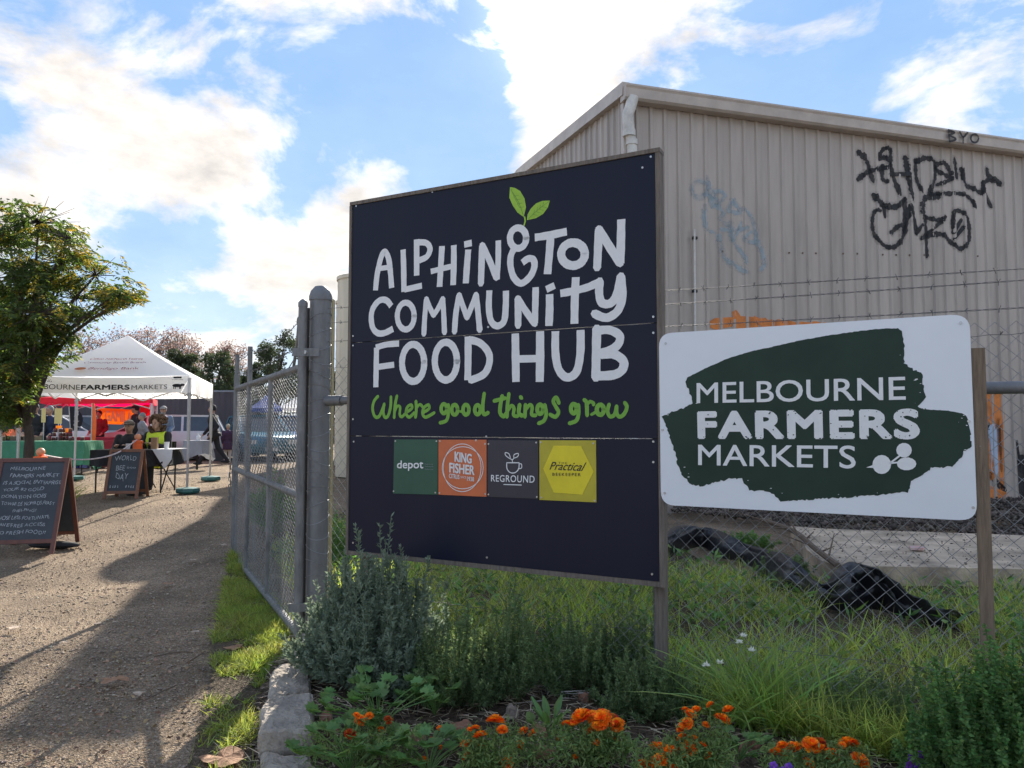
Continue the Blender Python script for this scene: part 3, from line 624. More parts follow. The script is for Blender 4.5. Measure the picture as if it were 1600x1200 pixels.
# downpipe at the corner, crooked white lengths
def onwall(px, py, off=.05):
    return hit(px, py, SC0+LN*off, LN)
pl = [onwall(989, 152, .2), onwall(985, 168, .2), onwall(981, 178, .18), onwall(983, 205, .14), onwall(987, 222, .12), onwall(988, 250, .12), onwall(989, 400, .12), onwall(990, 700, .12)]
B().tube(pl[:4], .105, 12).make('downpipe', Mwhitepipe, shed, True)
dp = B().tube(pl[3:], .095, 12).make('downpipe', Mwhitepipe, shed, True)
B().tube([pl[3]+Vector((0, 0, -.1)), pl[3]+Vector((0, 0, .02))], .118, 12).make('pipe_collar', Mwhitepipe, dp, True)
B().tube([pl[4]+Vector((0, 0, -.06)), pl[4]+Vector((0, 0, .04))], .112, 12).make('pipe_collar', Mwhitepipe, dp, True)
c0, c1 = onwall(1085, 358, .1), onwall(1087, 640, .1)
cd = B().tube([c0, c1], .02, 8).make('conduit', Mwhitepipe, shed, True)
b = B()
for py in (372, 455): b.box(onwall(1085.5, py, .08), (.09, .06, .05), math.atan2(LD.y, LD.x))
b.make('conduit_bracket', Mblack, cd)
# conforming graffiti
def conf(p):
    t = (p-SC0).dot(LD); base = SC0+LD*t; return Vector((base.x, base.y, p.z))+LN*(rib(t)+.006)
def conf2(p): return conf(p)-LN*.002
def G(zx, zy): return onwall(1040+zx/2.857, 180+zy/2.857, .02)
def graf(strokes, m, name, ox=None, rough=.35, tp=.75, wid=True):
    b = B()
    for w, pts in strokes:
        P = [(ox or G)(*p) for p in pts]; P2 = smooth_path(P, 9); ribbon(b, P2, w*1.8/2.857/FPX*14.6, LN, k=2, conf=conf, across=6, rough=rough, taper=tp)
    o = b.make(name, m, shed)
    if m in (Mspray, Mspray2) and wid:
        b = B()
        for w, pts in strokes: ribbon(b, smooth_path([(ox or G)(*p) for p in pts], 9), w*3.0/2.857/FPX*14.6, LN, k=2, conf=conf2, across=8, rough=.2, taper=.9)
        h_ = b.make('overspray', Mhaze1 if m is Mspray else Mhaze2, o)
    return o
graf([(17, [(865,165),(895,200),(928,290)]), (14, [(862,285),(910,250),(1000,228),(985,190),(955,190),(975,150),(1005,150)]), (13, [(972,225),(970,280),(995,298)]), (16, [(1003,160),(1010,240),(1045,350)]), (12, [(1000,265),(1090,262)]),
      (17, [(1072,190),(1085,270),(1105,370)]), (12, [(1118,200),(1122,280),(1145,340)]), (14, [(1120,208),(1160,190),(1200,210),(1205,270),(1180,350),(1222,348)]), (14, [(1275,260),(1250,215),(1205,225),(1230,258),(1278,282),(1215,310)]),
      (16, [(1290,198),(1295,240),(1302,275)]), (14, [(1322,240),(1340,310),(1365,322),(1415,345),(1420,300),(1455,290),(1495,312)]), (18, [(1435,245),(1445,270),(1495,300)]), (15, [(1418,345),(1455,405)]),
      (18, [(932,358),(975,400),(1030,408),(1070,375)]), (14, [(975,400),(982,450)]), (13, [(1070,375),(1068,500),(1045,570),(1000,590),(945,550),(925,490),(935,430),(960,425)]), (13, [(1005,527),(1050,490),(1060,520)]),
      (16, [(1070,520),(1095,405),(1122,525)]), (12, [(1122,525),(1150,490)]), (18, [(1220,362),(1160,370),(1150,420),(1160,480),(1167,625)]), (12, [(1215,352),(1320,350),(1365,375),(1382,410)]),
      (12, [(1165,455),(1215,468),(1250,458),(1145,550)]), (14, [(1150,545),(1230,530),(1280,570),(1320,595),(1355,560),(1355,480),(1330,435),(1290,430),(1282,500)]), (13, [(1322,468),(1285,522)]), (12, [(1330,500),(1290,550)])], Mspray, 'graffiti')
graf([(12, ringpts(150, 330, 34, 36)), (14, [(188,285),(200,340),(208,405)]), (11, [(178,350),(225,375),(215,345),(250,342),(265,360),(240,395),(222,405)]), (10, [(175,405),(172,460),(185,510),(215,522)]),
      (11, [(225,400),(260,440),(240,460),(275,490)]), (12, [(300,380),(335,432),(285,425),(305,378)]), (10, [(345,415),(388,460),(402,560),(350,552),(385,520)]), (10, [(290,480),(300,560),(340,480)]), (14, [(240,540),(250,600),(280,650),(360,700)]),
      (10, [(300,560),(350,625),(360,660)]), (14, [(405,560),(435,620),(440,670),(425,690)]), (10, [(245,510),(330,510),(370,500)])], Mspray2, 'graffiti')
def PX(x, y): return onwall(x, y, .02)
graf([(34, [(1118,506),(1150,502)]), (26, [(1150,492),(1156,505)]), (34, [(1150,503),(1185,506)]), (22, [(1180,502),(1215,506),(1300,510)])], Mspray3, 'graffiti', PX)
graf([(60, [(1552,622),(1556,655)]), (22, [(1546,690),(1550,745)]), (26, [(1562,660),(1566,760)]), (34, [(1545,768),(1570,775)])], Mspray3, 'graffiti', PX)
graf([(30, [(1553,670),(1556,735)])], Mspray4, 'graffiti', PX)
graf([(14, [(1545,668),(1562,666)]), (12, [(1562,668),(1566,735)]), (20, [(1546,740),(1568,765)]), (9, [(1590,690),(1595,730)]), (40, [(1598,720),(1600,770)])], Mspray, 'graffiti', PX)
b = B()
def gut(px, py): return hit(px, py, a0+LN*.115, LN)
for pts in ([(1480,204),(1482,222)], [(1480,204),(1490,208),(1482,212),(1492,218),(1482,222)], [(1498,207),(1503,215),(1510,208)], [(1503,215),(1503,224)], ringpts(1521, 217, 6, 6.5, 10)):
    ribbon(b, [gut(*p) for p in pts], .045, LN, off=.03, k=4)
b.make('graffiti', Mspray, shed)
# bolt heads on the gable edge of the long wall
b = B()
for r_ in (142, 368):
    for k in range(28):
        if r_ > 200 and random.random() < .55: continue
        px = 1004+k*20.9; p = conf(onwall(px, r_+(px-1000)*(.135 if r_ < 200 else .02)+22, .02)); b.box(p, (.024, .02, .03), math.atan2(LD.y, LD.x))
b.make('wall_bolts', Mtwig, shed, kind='stuff')

# ================================================================ unseen shadow-casting building and cream tanks behind the sign
cb0 = Vector((-2.2, 14.8, 0)); st = thing('unseen_building', cb0, 'unseen cream sheet metal building behind the big dark sign, shaped for its shadow', 'building')
ft = [(-2.2, 14.8), (-1.45, 14.8), (-1.45, 27.6), (-5.8, 27.6)]  # hidden from view; footprint and height shaped to cast the shadow on the track
for i in range(4):
    a, c = Vector((*ft[i], 0)), Vector((*ft[(i+1) % 4], 0)); l = (c-a).length; d = (c-a).normalized(); n = Vector((d.y, -d.x, 0)); k = int(l/.1); b = B(); vs = []
    for j in range(k+1):
        p = a+d*(l*j/k)+n*(.012*(j % 2)); vs += [p, p+Vector((0, 0, 6.1))]
    b.add(vs, [(2*j, 2*j+2, 2*j+3, 2*j+1) for j in range(k)]); b.make('wall', Mcream2, st)
B().prism([Vector((*p, 6.1)) for p in ft], (0, 0, .06)).make('roof', Mcream2, st)
def tank(x, y, r, h, label):
    t = thing('water_tank', (x, y, H(x, y)), label, 'tank', 'cream tanks beside the big sign'); g = H(x, y)
    B().lathe((x, y, g), [(r, 0)]+[(r+.008*(i % 2), i*h/28) for i in range(1, 28)]+[(r, h)], 28).make('tank_wall', Mcream, t, True)
    B().lathe((x, y, g), [(r+.03, h-.06), (r+.03, h+.02), (.1, h+.14)], 28).make('tank_lid', Mcream, t, True)
tank(-3.42, 17, .62, 4.55, 'nearer cream round tank just right of the gate post')
tank(-4.55, 21.5, .6, 4.75, 'farther cream round tank peeping out left of the nearer one')

# ================================================================ slab, rubble, plastic film
b = B()
slab = [(1236, 822), (1252, 838), (1262, 858), (1282, 874), (1310, 884), (1360, 884.5), (1460, 886), (1600, 889), (1900, 896), (1900, 838), (1600, 836), (1420, 830), (1292, 826)]
sp = [hit(x, y, (0, 0, .2), Vector((0, 0, 1))) for x, y in slab]; b.prism([p+Vector((random.uniform(-.02, .02), random.uniform(-.02, .02), -.24)) for p in sp], (0, 0, .24)); o = b.make('concrete_slab', Mconc, kind='structure')
rp = [tuple(hit(x, y, (0, 0, .1), Vector((0, 0, 1)))[:2]) for x, y in ((1050, 800), (1160, 815), (1300, 832), (1430, 836), (1600, 842), (1750, 845), (1900, 800), (1600, 783), (1050, 783))]
p = scatter(rp, 11000); o = pebble_mass('rubble', p, RNG.uniform(.012, .04, len(p))+.06*RNG.random(len(p))**5, Mrub, lambda x, y: .02+.16*np.clip((fbm(x, y, 1.2)+.8)/1.6, 0, 1)+.05*RNG.random(len(x)), flat=.8); tag(o, 'dark broken rubble and bark heaped between slab and shed', 'rubble')
p = scatter([tuple(q[:2]) for q in sp], 700); o = pebble_mass('slab_debris', p, RNG.uniform(.006, .022, len(p)), Mrub, lambda x, y: .205+0*x); tag(o, 'small dark crumbs scattered over the concrete slab', 'debris')
up = [(48,292),(110,240),(230,255),(330,285),(400,330),(480,348),(570,370),(615,415),(665,490),(740,500),(790,440),(850,405),(920,430),(1000,510),(1100,600),(1150,632),(1240,652),(1335,662)]
lo = [(48,392),(130,362),(210,332),(280,380),(380,400),(460,450),(545,528),(620,550),(690,590),(760,612),(870,622),(960,612),(1060,645),(1130,660),(1200,682),(1260,690),(1300,680),(1338,668)]
up = smooth_path([Vector((x, y, 0)) for x, y in up], 5); lo = smooth_path([Vector((x, y, 0)) for x, y in lo], 5); vs = []; nv = 16
for i, (a, c) in enumerate(zip(up, lo)):
    l = gp(1020+c.x/2.759, 740+c.y/2.759); u = at(1020+a.x/2.759, 740+a.y/2.759, l.y+.22)
    for j in range(nv+1):
        t = j/nv; p = l.lerp(u, t); nz = .9-2.2*abs(noise.noise(Vector((p.x*5, t*4+p.x*2, 1))))-.5*abs(noise.noise(Vector((p.x*11, t*7, 3))))
        env = math.sin(math.pi*t); p = p+Vector((0, -.14*env*(.6+nz), .085*env*nz)); p.z += .05+.07*env; vs.append(p)
b = B(); n = nv+1; b.add(vs, [(i*n+j, (i+1)*n+j, (i+1)*n+j+1, i*n+j+1) for i in range(len(up)-1) for j in range(nv)])
o = b.make('plastic_sheet', Mplastic); o.data.shade_smooth(); tag(o, 'crumpled black plastic sheeting lying in the grass behind the mesh fence', 'plastic sheet')
b = B(); c = gp(1432, 858)+Vector((0, 0, .19)); c = hit(1432, 858, (0, 0, .22), Vector((0, 0, 1)))
b.prism([c+Vector((x, y, 0)) for x, y in ((-.09, -.05), (.03, -.08), (.10, .0), (.06, .07), (-.05, .06))], (0, 0, .025)); o = b.make('litter_scrap', mat('pinkish_scrap', (.55, .22, .2), .7, .5, 14, col2=(.6, .55, .5))); tag(o, 'red and white scrap of litter on the concrete slab', 'litter')
# fallen branch on the slab edge
b = B(); pts = [at(1190, 812, 9.4), at(1240, 830, 8.6), at(1275, 858, 7.8), at(1310, 884, 7.0)]; b.tube(smooth_path(pts), .03, 7)
for k in range(7):
    p = smooth_path(pts)[3+2*k]; b.tube([p, p+Vector((random.uniform(-.5, .3), random.uniform(-.2, .2), random.uniform(.02, .25)))], [.012, .004], 5)
o = b.make('fallen_branch', Mtwig); tag(o, 'dead brown branch fallen across the corner of the slab', 'branch')

# ================================================================ mesh fence
fen = thing('mesh_fence', FP0, 'galvanised chain link fence with barbed wire running behind both signs', 'fence')
def chain(O, U, Vv, Nn, w, h, b_, r):
    nk, nj = int(w/b_), int(h/b_); A = []; Bq = []
    O, U, Vv, Nn = [np.array(Vector(x)) for x in (O, U, Vv, Nn)]
    def P(k, j): return O+U*(k*b_)+Vv*(j*b_)+U*.004*math.sin(j*.5+k*.2)+Nn*(.004 if (k+j) % 4 < 2 else -.004)+Nn*.02*math.sin(k*.13)*math.sin(j*.11)
    for k in range(nk):
        j0 = 0
        for j in range(nj):
            s = (k+j) % 2
            A.append(P(k+s, j)); Bq.append(P(k+1-s, j+1))
    return segs(A, Bq, r, 3)
V, F4 = chain(F(.1, .12), SD2, (0, 0, 1), SN, 5.6, 1.98, .042, .0017); npobj('chain_link_mesh', V, F4, None, Mwire, fen, 'stuff')
gpz = 2.6
b = B().lathe(FP0, [(.079, 0), (.079, 2.53), (.086, 2.53), (.086, 2.56), (.074, 2.60), (.045, 2.635), (.01, 2.645)], 24); post = b.make('fence_post', Msteel, fen, True)
b = B()
for k in range(22):
    z = .15+k*.107; ring = [FP0+Vector((.081*math.cos(a), .081*math.sin(a), z+.035*math.sin(a+k))) for a in np.linspace(0, 6.28, 19)]; b.tube(ring, .0022, 4, False)
b.make('tie_wire', Mwire, fen, kind='stuff')
B().tube([F(.07, 1.775), F(6.2, 1.775)], .03, 12).make('top_rail', Msteel, fen, True)
B().tube([F(.05, 1.775), F(.22, 1.775)], .039, 12).make('rail_sleeve', Msteel, fen, True)
for t in (2.56, 5.95):
    B().tube([F(t, 0)+SN*-.04, F(t, 2.42)+SN*-.04], .024, 10).make('fence_post', Msteel, fen, True)
def barbed(a, c, name='barbed_wire', parent=fen, sag=.02, dbl=True):
    A = []; Bq = []; l = (c-a).length; n = int(l/.02)
    def P(i, ph):
        t = i/n; p = a.lerp(c, t); p = p+Vector((0, 0, -sag*4*t*(1-t))); an = i*.9+ph; return np.array(p+Vector((0, math.cos(an)*.0028, math.sin(an)*.0028)))
    for i in range(n):
        for ph in ((0, math.pi) if dbl else (0,)): A.append(P(i, ph)); Bq.append(P(i+1, ph))
        if i % 7 == 3:
            q = P(i, 0)
            for s in range(4):
                v = np.array([random.uniform(-1, 1), random.uniform(-1, 1), random.choice((-1, 1))*1.]); v *= .018/np.linalg.norm(v); A.append(q-v*.2); Bq.append(q+v)
    V, F4 = segs(A, Bq, .0016, 3); return npobj(name, V, F4, None, Mbarb, parent)
barbed(F(0, 2.47), F(6.2, 2.31)); barbed(F(0, 2.36), F(6.2, 2.29), sag=.03); barbed(F(0, 2.22), F(6.2, 2.15)); barbed(F(0, 2.02), F(6.2, 2.06), dbl=False); barbed(F(.1, .42), F(6.2, .42), name='tension_wire', dbl=False)

o = B().box(at(518, 700, 6.0)*1+Vector((0, 0, .2)), (.045, .09, 0.01), 0)
tp = at(518, 468, 6.0); b = B().box((tp.x, tp.y, tp.z/2), (.04, .09, tp.z)); b.make('timber_batten', Mtimber2, fen)

# ================================================================ gate
GA = Vector((at(470, 700, 5.42).x, 5.42, 0)); GB = Vector((at(368, 700, 8.65).x, 8.65, 0)); GDv = (GB-GA); GW = GDv.length; GDv.normalize(); GNn = Vector((-GDv.y, GDv.x, 0))
gate = thing('mesh_gate', GA, 'open galvanised wire mesh gate swung back beside the track', 'gate')
def g(t, z): return GA+GDv*t+Vector((0, 0, z))
z0, z1, zm = at(470, 985, 5.42).z, 2.02, 1.08
z0 = .09
B().tube([g(0, z0-.02), g(0, 2.5)], .032, 14).make('gate_stile', Msteel_old, gate, True)
B().lathe(g(0, 2.5), [(.036, -.03), (.036, 0), (.02, .02), (.004, .03)], 12).make('stile_cap', Msteel_old, gate, True)
B().tube([g(GW, z0+.02), g(GW, 2.18)], .034, 12).make('gate_stile', Msteel_old, gate, True)
for t in (GW*.36, GW*.72): B().tube([g(t, z0+.02), g(t, 2.0 if t < GW*.5 else 2.42)], .025, 10).make('gate_upright', Msteel_old, gate, True)
B().tube([g(GW, 2.0), g(GW, 2.42)], .026, 10).make('gate_upright', Msteel_old, gate, True)
for z in (z0+.0, zm, z1): B().tube([g(0, z), g(GW, z)], .027, 12).make('gate_rail', Msteel_old, gate, True)
V, F4 = chain(g(.03, z0), GDv, (0, 0, 1), GNn, GW-.05, z1-z0, .029, .0023); npobj('chain_link_mesh', V, F4, None, Mwire, gate, 'stuff')
b = B()
for k in range(70):
    for z in (z0, zm, z1):
        t = GW*(k+.5)/70; b.tube([g(t, z)+Vector((0, 0, .03*math.cos(a)))+GNn*.03*math.sin(a)+GDv*.02*a/6.28 for a in np.linspace(0, 6.28, 8)], .0026, 3, False)
b.make('tie_wire', Mwire, gate, kind='stuff')
barbed(g(0, 2.40), g(GW*.72, 2.38), parent=gate, sag=.09); barbed(g(GW*.72, 2.36), g(GW, 2.35), parent=gate); barbed(g(0, 2.2), g(GW, 2.2), parent=gate, sag=.05)
b = B(); m = FP0.lerp(GA, .5)
for z in (2.13, .28):
    b.bar(GA+SN*.045+Vector((-.04, 0, z)), FP0+SN*.095+Vector((.06, 0, z)), .012, .06)
b.make('hinge_strap', Msteel_old, gate)
B().tube([GA+SN*.05+Vector((.06, .03, 2.13)), GA+SN*.07+Vector((.06, .03, 2.13))], .014, 8).make('hinge_bolt', Mscrew, gate)
b = B(); pm = at(481, 700, 5.5); b.box((pm.x, 5.52, 1.25), (.035, .05, 2.45)); b.make('black_bar', Mblack, gate)  # flat black bar between gate stile and post
b = B(); h0 = g(.15, 2.38); b.tube([g(.35, 1.98), g(.18, 2.25), g(.13, 2.40)], .012, 8); b.tube([h0+Vector((0, 0, .03*math.cos(a)))+GDv*.03*math.sin(a) for a in np.linspace(0, 6.28, 12)], .009, 6, False); b.make('latch_hook', Msteel_old, gate)
b = B()
for k in range(9):
    c = g(GW, 1.1-.045*k)+Vector((-.05+.01*math.sin(k*2), -.02, 0)); b.tube([c+Vector((.012*math.cos(a) if k % 2 else 0, 0 if k % 2 else .012*math.cos(a), .03*math.sin(a))) for a in np.linspace(0, 6.28, 9)], .005, 5, False)
b.make('lock_chain', Msteel_old, gate)

# ================================================================ the big sign
NV = SN
sign = thing('notice_board', SL, 'tall navy board lettered ALPHINGTON COMMUNITY FOOD HUB beside the gate', 'sign')
ZB, ZT = .737, 3.137; seams = [ZB, 1.52, 2.168, ZT]; SW = 2.18
def S(u, z, off=0): return SL+SD2*u+Vector((0, 0, z))+NV*off
def spx(px, py, off=.0): return hit(px, py, SL+NV*off, SN)
for i in range(3):
    a, c = seams[i]+(.0025 if i else 0), seams[i+1]-(.0025 if i < 2 else 0); b = B()
    b.prism([S(0, a, -.028), S(SW, a, -.028), S(SW, c, -.028), S(0, c, -.028)], NV*.028); b.make('sign_panel', Msign, sign)
sa = math.atan2(SD2.y, SD2.x)
b = B(); b.prism([S(-.02, ZT+.002, -.075), S(SW+.032, ZT+.002, -.075), S(SW+.032, ZT+.026, -.075), S(-.02, ZT+.026, -.075)], NV*.085); b.make('frame_rail', Mtimber, sign)
b = B(); b.prism([S(-.02, ZB-.03, -.075), S(SW+.003, ZB-.03, -.075), S(SW+.003, ZB-.002, -.075), S(-.02, ZB-.002, -.075)], NV*.078); b.make('frame_rail', Mtimber, sign)
for (u, w, zl, zh) in ((-.024, .02, ZB-.03, ZT), (SW+.004, .026, ZB-.03, ZT)):
    b = B(); b.prism([S(u, zl, -.07), S(u+w, zl, -.07), S(u+w, zh, -.07), S(u, zh, -.07)], NV*.078); b.make('frame_stile', Mtimber, sign)
for (u, w) in ((.035, .07), (SW-.05, .056)):
    b = B(); b.prism([S(u, 0, -.15), S(u+w, 0, -.15), S(u+w, ZT-.03 if u > 1 else ZT-.2, -.15), S(u, ZT-.03 if u > 1 else ZT-.2, -.15)], NV*.072); b.make('sign_post', Mtimber, sign)
for z in (ZB+.1, 1.9, 2.9):
    b = B(); b.prism([S(.0, z, -.076), S(SW, z, -.076), S(SW, z+.06, -.076), S(0, z+.06, -.076)], NV*.046); b.make('backing_batten', Mtimber, sign)
for (px, py) in ((557, 322), (676, 300), (877, 262), (1000, 238), (1017, 245), (1021, 495), (1021, 520), (1021, 690), (1021, 722), (552, 655), (552, 525), (552, 540), (553, 690), (552, 848), (1019, 897), (761, 871), (744, 688), (760, 682), (763, 511), (1004, 262)):
    p = spx(px, py); b = B(); b.tube([p, p+NV*.004], .0065, 8); b.make('screw', Mscrew, sign)
def Z1(x, y): return spx(560+x/3.636, 280+y/3.636)
def Z2(x, y): return spx(560+x/3.636, 440+y/3.636)
def zw(w): return w/3.636/FPX*4.62
def word(strokes, zz, m, name='lettering', rnd=True, off=.002, rough=.05):
    b = B()
    for s in strokes:
        w, pts = s[0]*(1.22 if m is Mgreenp else 1.04), s[1]; o_ = off+.0003*random.random()
        ribbon(b, [zz(*p) for p in pts], zw(w), NV, off=o_, k=(6 if len(pts) > 2 else 3), round_=s[2] if len(s) > 2 else rnd, rough=rough)
    return b.make(name, m, sign)
word([(38, [(98,632),(108,540),(128,450),(150,412),(172,450),(183,530),(190,618)], False), (30, [(120,508),(178,500)], False), (38, [(255,400),(258,500),(260,640)], False), (36, [(262,628),(362,605)], False),
      (38, [(332,342),(332,548)], False), (36, [(335,360),(385,362),(408,395),(390,440),(345,462)], False), (38, [(476,380),(470,480),(462,612)], False), (38, [(543,375),(543,480),(539,602)], False), (32, [(412,525),(470,510),(545,492)], False),
      (40, [(625,400),(618,490),(611,592)], False), (36, [(602,372),(645,362)], False), (40, [(697,592),(700,500),(704,378)]), (38, [(704,375),(745,460),(785,560)]), (34, [(788,570),(795,460),(796,348)], False)], Z1, Mprint)
word([(38, ringpts(908, 335, 46, 58, 18)), (38, [(885,395),(866,440),(866,500),(885,560),(925,592),(975,555),(1000,500),(995,458),(965,452),(932,475)], False), (42, [(1003,332),(1090,318),(1185,298)], False), (44, [(1093,325),(1085,430),(1075,540)], False),
      (46, ringpts(1220, 426, 67, 65, 18)), (44, [(1357,502),(1362,400),(1367,285)]), (44, [(1367,285),(1425,380),(1487,478)]), (44, [(1488,480),(1492,350),(1494,228)], False)], Z1, Mprint)
word([(38, [(188,140),(160,107),(120,108),(85,150),(74,200),(82,260),(110,292),(150,292),(198,268)], False), (36, ringpts(270, 196, 48, 76, 18)), (34, [(373,298),(378,200),(387,102)]), (32, [(387,98),(408,150),(428,192)]), (32, [(428,192),(455,150),(480,98)]), (34, [(480,98),(486,190),(490,290)]),
      (36, [(547,285),(555,180),(572,80)]), (34, [(573,76),(595,140),(618,205)]), (34, [(618,205),(645,140),(669,75)]), (36, [(669,75),(680,170),(690,275)]), (38, [(745,50),(742,150),(755,225),(790,252),(828,225),(838,140),(839,52)], False)], Z2, Mprint)
word([(40, [(908,250),(908,170),(906,98)]), (38, [(907,96),(950,165),(1003,240)]), (38, [(1003,238),(1006,130),(1008,32)], False), (44, [(1087,72),(1087,160),(1083,252)], False), (38, [(1068,45),(1116,22)], False), (44, [(1236,-25),(1230,100),(1228,240)], False),
      (40, [(1148,68),(1230,52),(1310,30),(1372,0)], False), (44, [(1372,-2),(1368,60),(1380,115),(1415,128),(1450,108),(1475,50),(1492,-30)]), (44, [(1493,-28),(1500,80),(1478,160),(1430,200),(1390,203),(1342,182)])], Z2, Mprint)
word([(38, [(100,600),(102,500),(104,375)], False), (36, [(100,375),(160,358),(232,352)], False), (36, [(112,485),(204,472)], False), (42, ringpts(312, 462, 63, 105, 20)), (42, ringpts(498, 452, 63, 107, 20)), (44, [(624,312),(624,440),(622,560)], False), (42, [(628,330),(690,348),(738,400),(745,460),(715,525),(640,560)])], Z2, Mprint)
word([(46, [(892,295),(894,430),(896,570)], False), (48, [(1033,282),(1033,430),(1031,570)], False), (40, [(896,440),(1032,437)], False), (44, [(1120,282),(1120,400),(1135,490),(1170,538),(1210,540),(1245,500),(1262,400),(1263,275)], False),
      (48, [(1355,268),(1352,400),(1350,545)]), (44, [(1352,280),(1425,275),(1482,305),(1480,350),(1440,385),(1372,408)]), (46, [(1382,415),(1450,412),(1505,450),(1500,500),(1450,530),(1352,536)])], Z2, Mprint)
word([(17, [(112,652),(90,680),(82,725),(95,766),(118,766),(138,725),(148,695)]), (17, [(148,698),(142,740),(152,770),(170,762),(184,710),(186,655)]), (17, [(220,650),(210,700),(204,772)]), (15, [(206,740),(222,708),(238,714),(236,755),(248,768),(265,752)]), (16, [(275,742),(305,720),(300,700),(278,715),(272,750),(290,770),(318,745)]),
      (17, [(328,680),(330,730),(325,770)]), (15, [(328,720),(350,698),(366,712)]), (16, [(368,745),(402,722),(398,700),(372,718),(366,752),(385,770),(432,745)])], Z2, Mgreenp)
word([(20, ringpts(487, 722, 16, 26, 12)), (18, [(512,700),(512,750),(500,790),(465,802)]), (20, ringpts(548, 728, 17, 28, 12)), (20, ringpts(612, 728, 17, 28, 12)), (12, [(565,735),(595,740)]), (20, ringpts(678, 728, 16, 26, 12)), (19, [(716,636),(708,700),(712,752),(738,745)])], Z2, Mgreenp)
word([(20, [(818,650),(808,700),(806,745),(825,765),(845,745)]), (18, [(772,678),(835,662)]), (19, [(856,638),(848,700),(845,768)]), (17, [(848,735),(870,705),(885,720),(882,758),(905,765)]), (20, [(917,700),(912,745),(930,762)]), (18, [(922,655),(928,662)]), (19, [(950,700),(947,768)]), (17, [(948,730),(975,700),(988,715),(985,755),(1008,760)]),
      (20, ringpts(1033, 725, 16, 26, 12)), (18, [(1060,700),(1068,750),(1055,790),(1025,805)]), (18, [(1140,690),(1125,658),(1108,680),(1125,715),(1138,742),(1120,768),(1090,755)])], Z2, Mgreenp)
word([(20, ringpts(1224, 722, 16, 26, 12)), (18, [(1250,700),(1252,750),(1238,790),(1200,805)]), (18, [(1284,672),(1297,690),(1300,760)]), (15, [(1299,700),(1316,682),(1336,690),(1336,700)]), (20, ringpts(1375, 728, 20, 28, 12)), (13, [(1325,755),(1352,740)]), (17, [(1425,698),(1416,735),(1430,766),(1456,755),(1468,708)]), (17, [(1468,712),(1469,750),(1486,768),(1512,750),(1526,712),(1514,688)])], Z2, Mgreenp)
b = B()
for poly in ([(862,45),(890,50),(920,68),(945,110),(953,160),(940,215),(905,190),(878,150),(858,105)], [(1088,122),(1078,160),(1050,198),(1010,222),(958,233),(962,200),(980,168),(1010,138),(1045,124)]):
    b.quad(*[Z1(*p)+NV*.0022 for p in poly])
ribbon(b, [Z1(*p) for p in ((945,215),(948,238),(942,262))], zw(9), NV)
b.make('leaf_emblem', Mleafp, sign)
b = B()
for w, pts in ((3, [(868,60),(910,130),(938,205)]), (3, [(1082,128),(1020,175),(968,225)])): ribbon(b, [Z1(*p) for p in pts], zw(w), NV, off=.0032)
for t in (.25, .4, .55, .7):
    x, y = 868+70*t, 60+145*t; 
    for dx, dy in ((26, -4), (-12, -22)): ribbon(b, [Z1(x, y), Z1(x+dx, y+dy)], zw(2.2), NV, off=.0034)
    x, y = 968+114*t, 225-97*t
    for dx, dy in ((6, -26), (22, 6)): ribbon(b, [Z1(x, y), Z1(x+dx, y+dy)], zw(2.2), NV, off=.0034)
b.make('leaf_veins', Mleafv, sign)
# sponsor plaques
def Z3(x, y, o=0): return spx(600+x/4.571, 670+y/4.571)+NV*o
def plaque(q, m, label, scr, th=.004):
    b = B(); b.prism([Z3(*p) for p in q], NV*th); o = b.make('plaque', m, sign, label=label)
    for p in scr:
        c = Z3(*p)+NV*th; B().tube([c, c+NV*.003], .0055, 8).make('screw', Mscrew, o)
    return o
o1 = plaque([(68,462),(385,470),(388,76),(75,76)], Mdepot, 'dark green plaque reading depot', [(85,88),(378,88),(370,455),(72,445)])
lettering('depot', [Z3(95,300),Z3(285,302),Z3(285,222),Z3(98,226)], Mprint, o1, NV, bold=.018, off=.006)
for yy in (248, 264, 284): lettering('Melbourne', [Z3(295,yy+8),Z3(355,yy+8),Z3(355,yy),Z3(295,yy)], Mgreycl, o1, NV, off=.006)
o2 = plaque([(391,470),(734,485),(734,78),(391,78)], Morangep, 'orange plaque reading KING FISHER', [(403,88),(725,108),(726,465),(400,458)])
b = B()
for rx, ry, dx in ((135, 170, 0), (146, 150, 4)): ribbon(b, [Z3(*p) for p in ringpts(562+dx, 278, rx, ry, 26)], .0045, NV, off=.006, k=3, round_=False, rough=0)
b.make('ring_print', Mprint, o2)
lettering('KING', [Z3(508,235),Z3(630,250),Z3(632,180),Z3(508,160)], Mprint, o2, NV, bold=.03, off=.006)
lettering('FISHER', [Z3(470,312),Z3(650,332),Z3(652,262),Z3(470,240)], Mprint, o2, NV, bold=.03, off=.006)
lettering('CITRUS', [Z3(468,352),Z3(543,360),Z3(543,328),Z3(468,318)], Mprint, o2, NV, bold=.02, off=.006)
lettering('SINCE', [Z3(550,352),Z3(590,356),Z3(590,340),Z3(550,336)], Mprint, o2, NV, off=.006)
lettering('1938', [Z3(597,372),Z3(647,376),Z3(647,345),Z3(597,340)], Mprint, o2, NV, bold=.02, off=.006)
o3 = plaque([(742,485),(1105,500),(1105,84),(742,80)], Mchar, 'charcoal plaque reading REGROUND', [(749,108),(1090,98),(1094,486),(749,468)])
lettering('REGROUND', [Z3(768,376),Z3(1078,386),Z3(1080,334),Z3(768,328)], Mprint, o3, NV, bold=.012, off=.006, spacing=1.1)
b = B()
